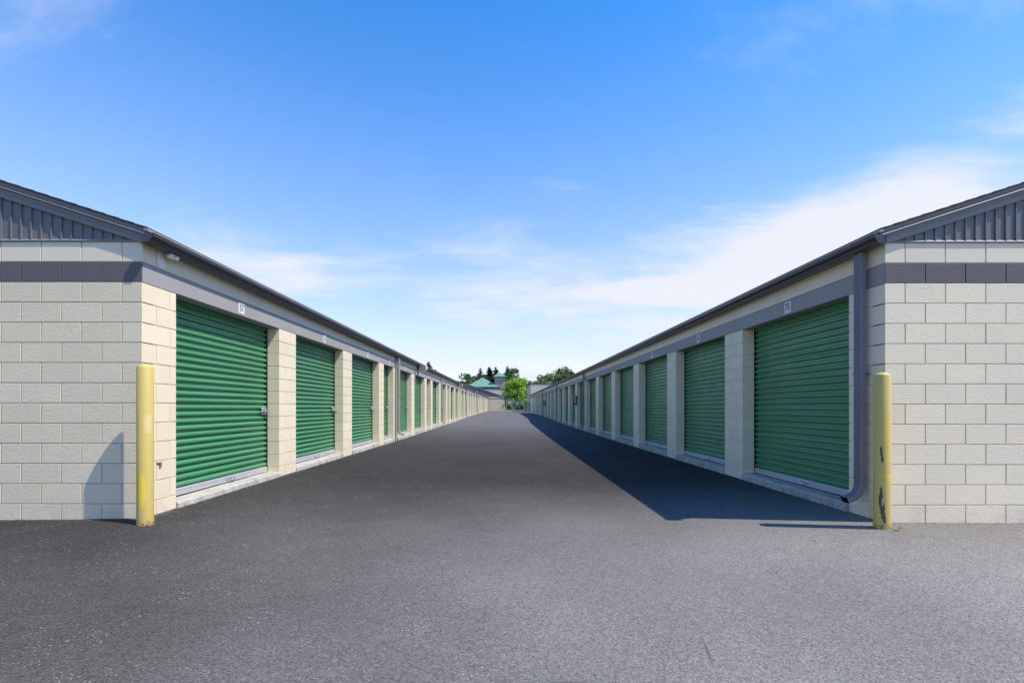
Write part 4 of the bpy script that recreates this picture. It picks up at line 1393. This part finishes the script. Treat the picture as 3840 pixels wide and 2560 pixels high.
broadleaf('broadleaf_tree', 'dark spreading tree behind the peak of the green hipped roof', -7.3, 136, gb, 10.6, 6.8, M['leaf_dark'], 4800, 0.25, 30, 21, 0.2)
conifer('slender dark spruce with sparse tip, left of the tallest spruces', -7.5, 141, gb, 12.6, 10.5, 31, 30, 0.25)
conifer('full dark spruce left of the small tower', -4.9, 140, gb, 12.8, 14.0, 32, 36)
conifer('dark spruce with upswept branches touching the small tower', -3.0, 141, gb, 12.9, 12.5, 33, 34, 0.1)
conifer('dark spruce tip rising right of the small tower', 0.45, 140, gb, 13.0, 10.5, 34, 32, 0.2)
conifer('lone dark spruce top showing above the left storage roof', -21.0, 130, gb, 13.4, 12.5, 35, 34, 0.05)
conifer('second spruce top just right of the lone one above the left roof', -19.3, 131, gb, 11.3, 11.0, 36, 30, 0.05)

# hedge, shrubs beyond the gate
hd = MB(); r = random.Random(5)
for i in range(60):
    x = -4 + 14 * i / 59
    leaves(hd, (x, 109 + r.uniform(-0.6, 0.6), 0.9 + r.uniform(-0.2, 0.35)), (0.7, 0.7, 0.8), 60, 0.16, r)
put('hedge', hd.mesh('hedge', M['leaf_dark'], recalc=False), None, (0, 0, gb), 'long dark hedge across the street beyond the gate', 'hedge')
for (x, lab) in ((-0.1, 'small yellow green shrub at the left end beyond the gate'), (1.62, 'small yellow green shrub behind the gate post')):
    sh = MB(); leaves(sh, (0, 0, 0.4), (0.45, 0.4, 0.4), 220, 0.10, r)
    t = thing('shrub', lab, 'shrub', (x, 106.8, gb + 0.1), 'shrubs beyond the gate')
    put('foliage', sh.mesh('foliage', M['leaf_bright'], recalc=False), t)
    st = MB(); st.tube([(0, 0, -0.1), (0, 0, 0.4)], 0.03, n=5); put('stem', st.mesh('stem', M['bark']), t)
fw = MB(); rr = random.Random(9)
for i in range(240):
    x = -140 + 330 * (i + 0.5) / 240
    leaves(fw, (x, 215 + rr.uniform(-8, 8), rr.uniform(2.5, 6.5)), (2.6, 2.6, 2.6), 34, 0.6, rr)
put('far_wood', fw.mesh('far_wood', M['leaf_dark'], recalc=False), None, (0, 0, gb), 'far line of dark woodland along the horizon', 'woodland', kind='stuff')

# grit and crumbs gathered along the wall feet
gr = MB(); rg = random.Random(21)
def crumb(x, y, r_):
    z = ground_z(x, y)
    a = rg.uniform(0, 6.28); k = [rg.uniform(0.6, 1.3) for _ in range(5)]
    ring = [(x + r_ * k[i] * math.cos(a + i * 1.2566), y + r_ * k[i] * math.sin(a + i * 1.2566), z - 0.002) for i in range(5)]
    gr.add(ring + [(x + rg.uniform(-.3, .3) * r_, y + rg.uniform(-.3, .3) * r_, z + r_ * rg.uniform(0.5, 0.9))], [(i, (i + 1) % 5, 5) for i in range(5)])
for _ in range(1100):
    y = 4.85 + 11 * rg.random() ** 1.6
    d = abs(rg.gauss(0, 0.035)) + 0.012
    crumb(*((XL + 0.015 + d, y) if rg.random() < 0.6 else (XR - 0.015 - d, y)), rg.uniform(0.003, 0.009))
for _ in range(700):
    d = abs(rg.gauss(0, 0.03)) + 0.005
    x = rg.uniform(-5.6, -3.6) if rg.random() < 0.5 else rg.uniform(3.75, 5.8)
    crumb(x, YF - d, rg.uniform(0.003, 0.008))
put('grit', gr.mesh('grit', M['grit'], recalc=False), None, kind='stuff')
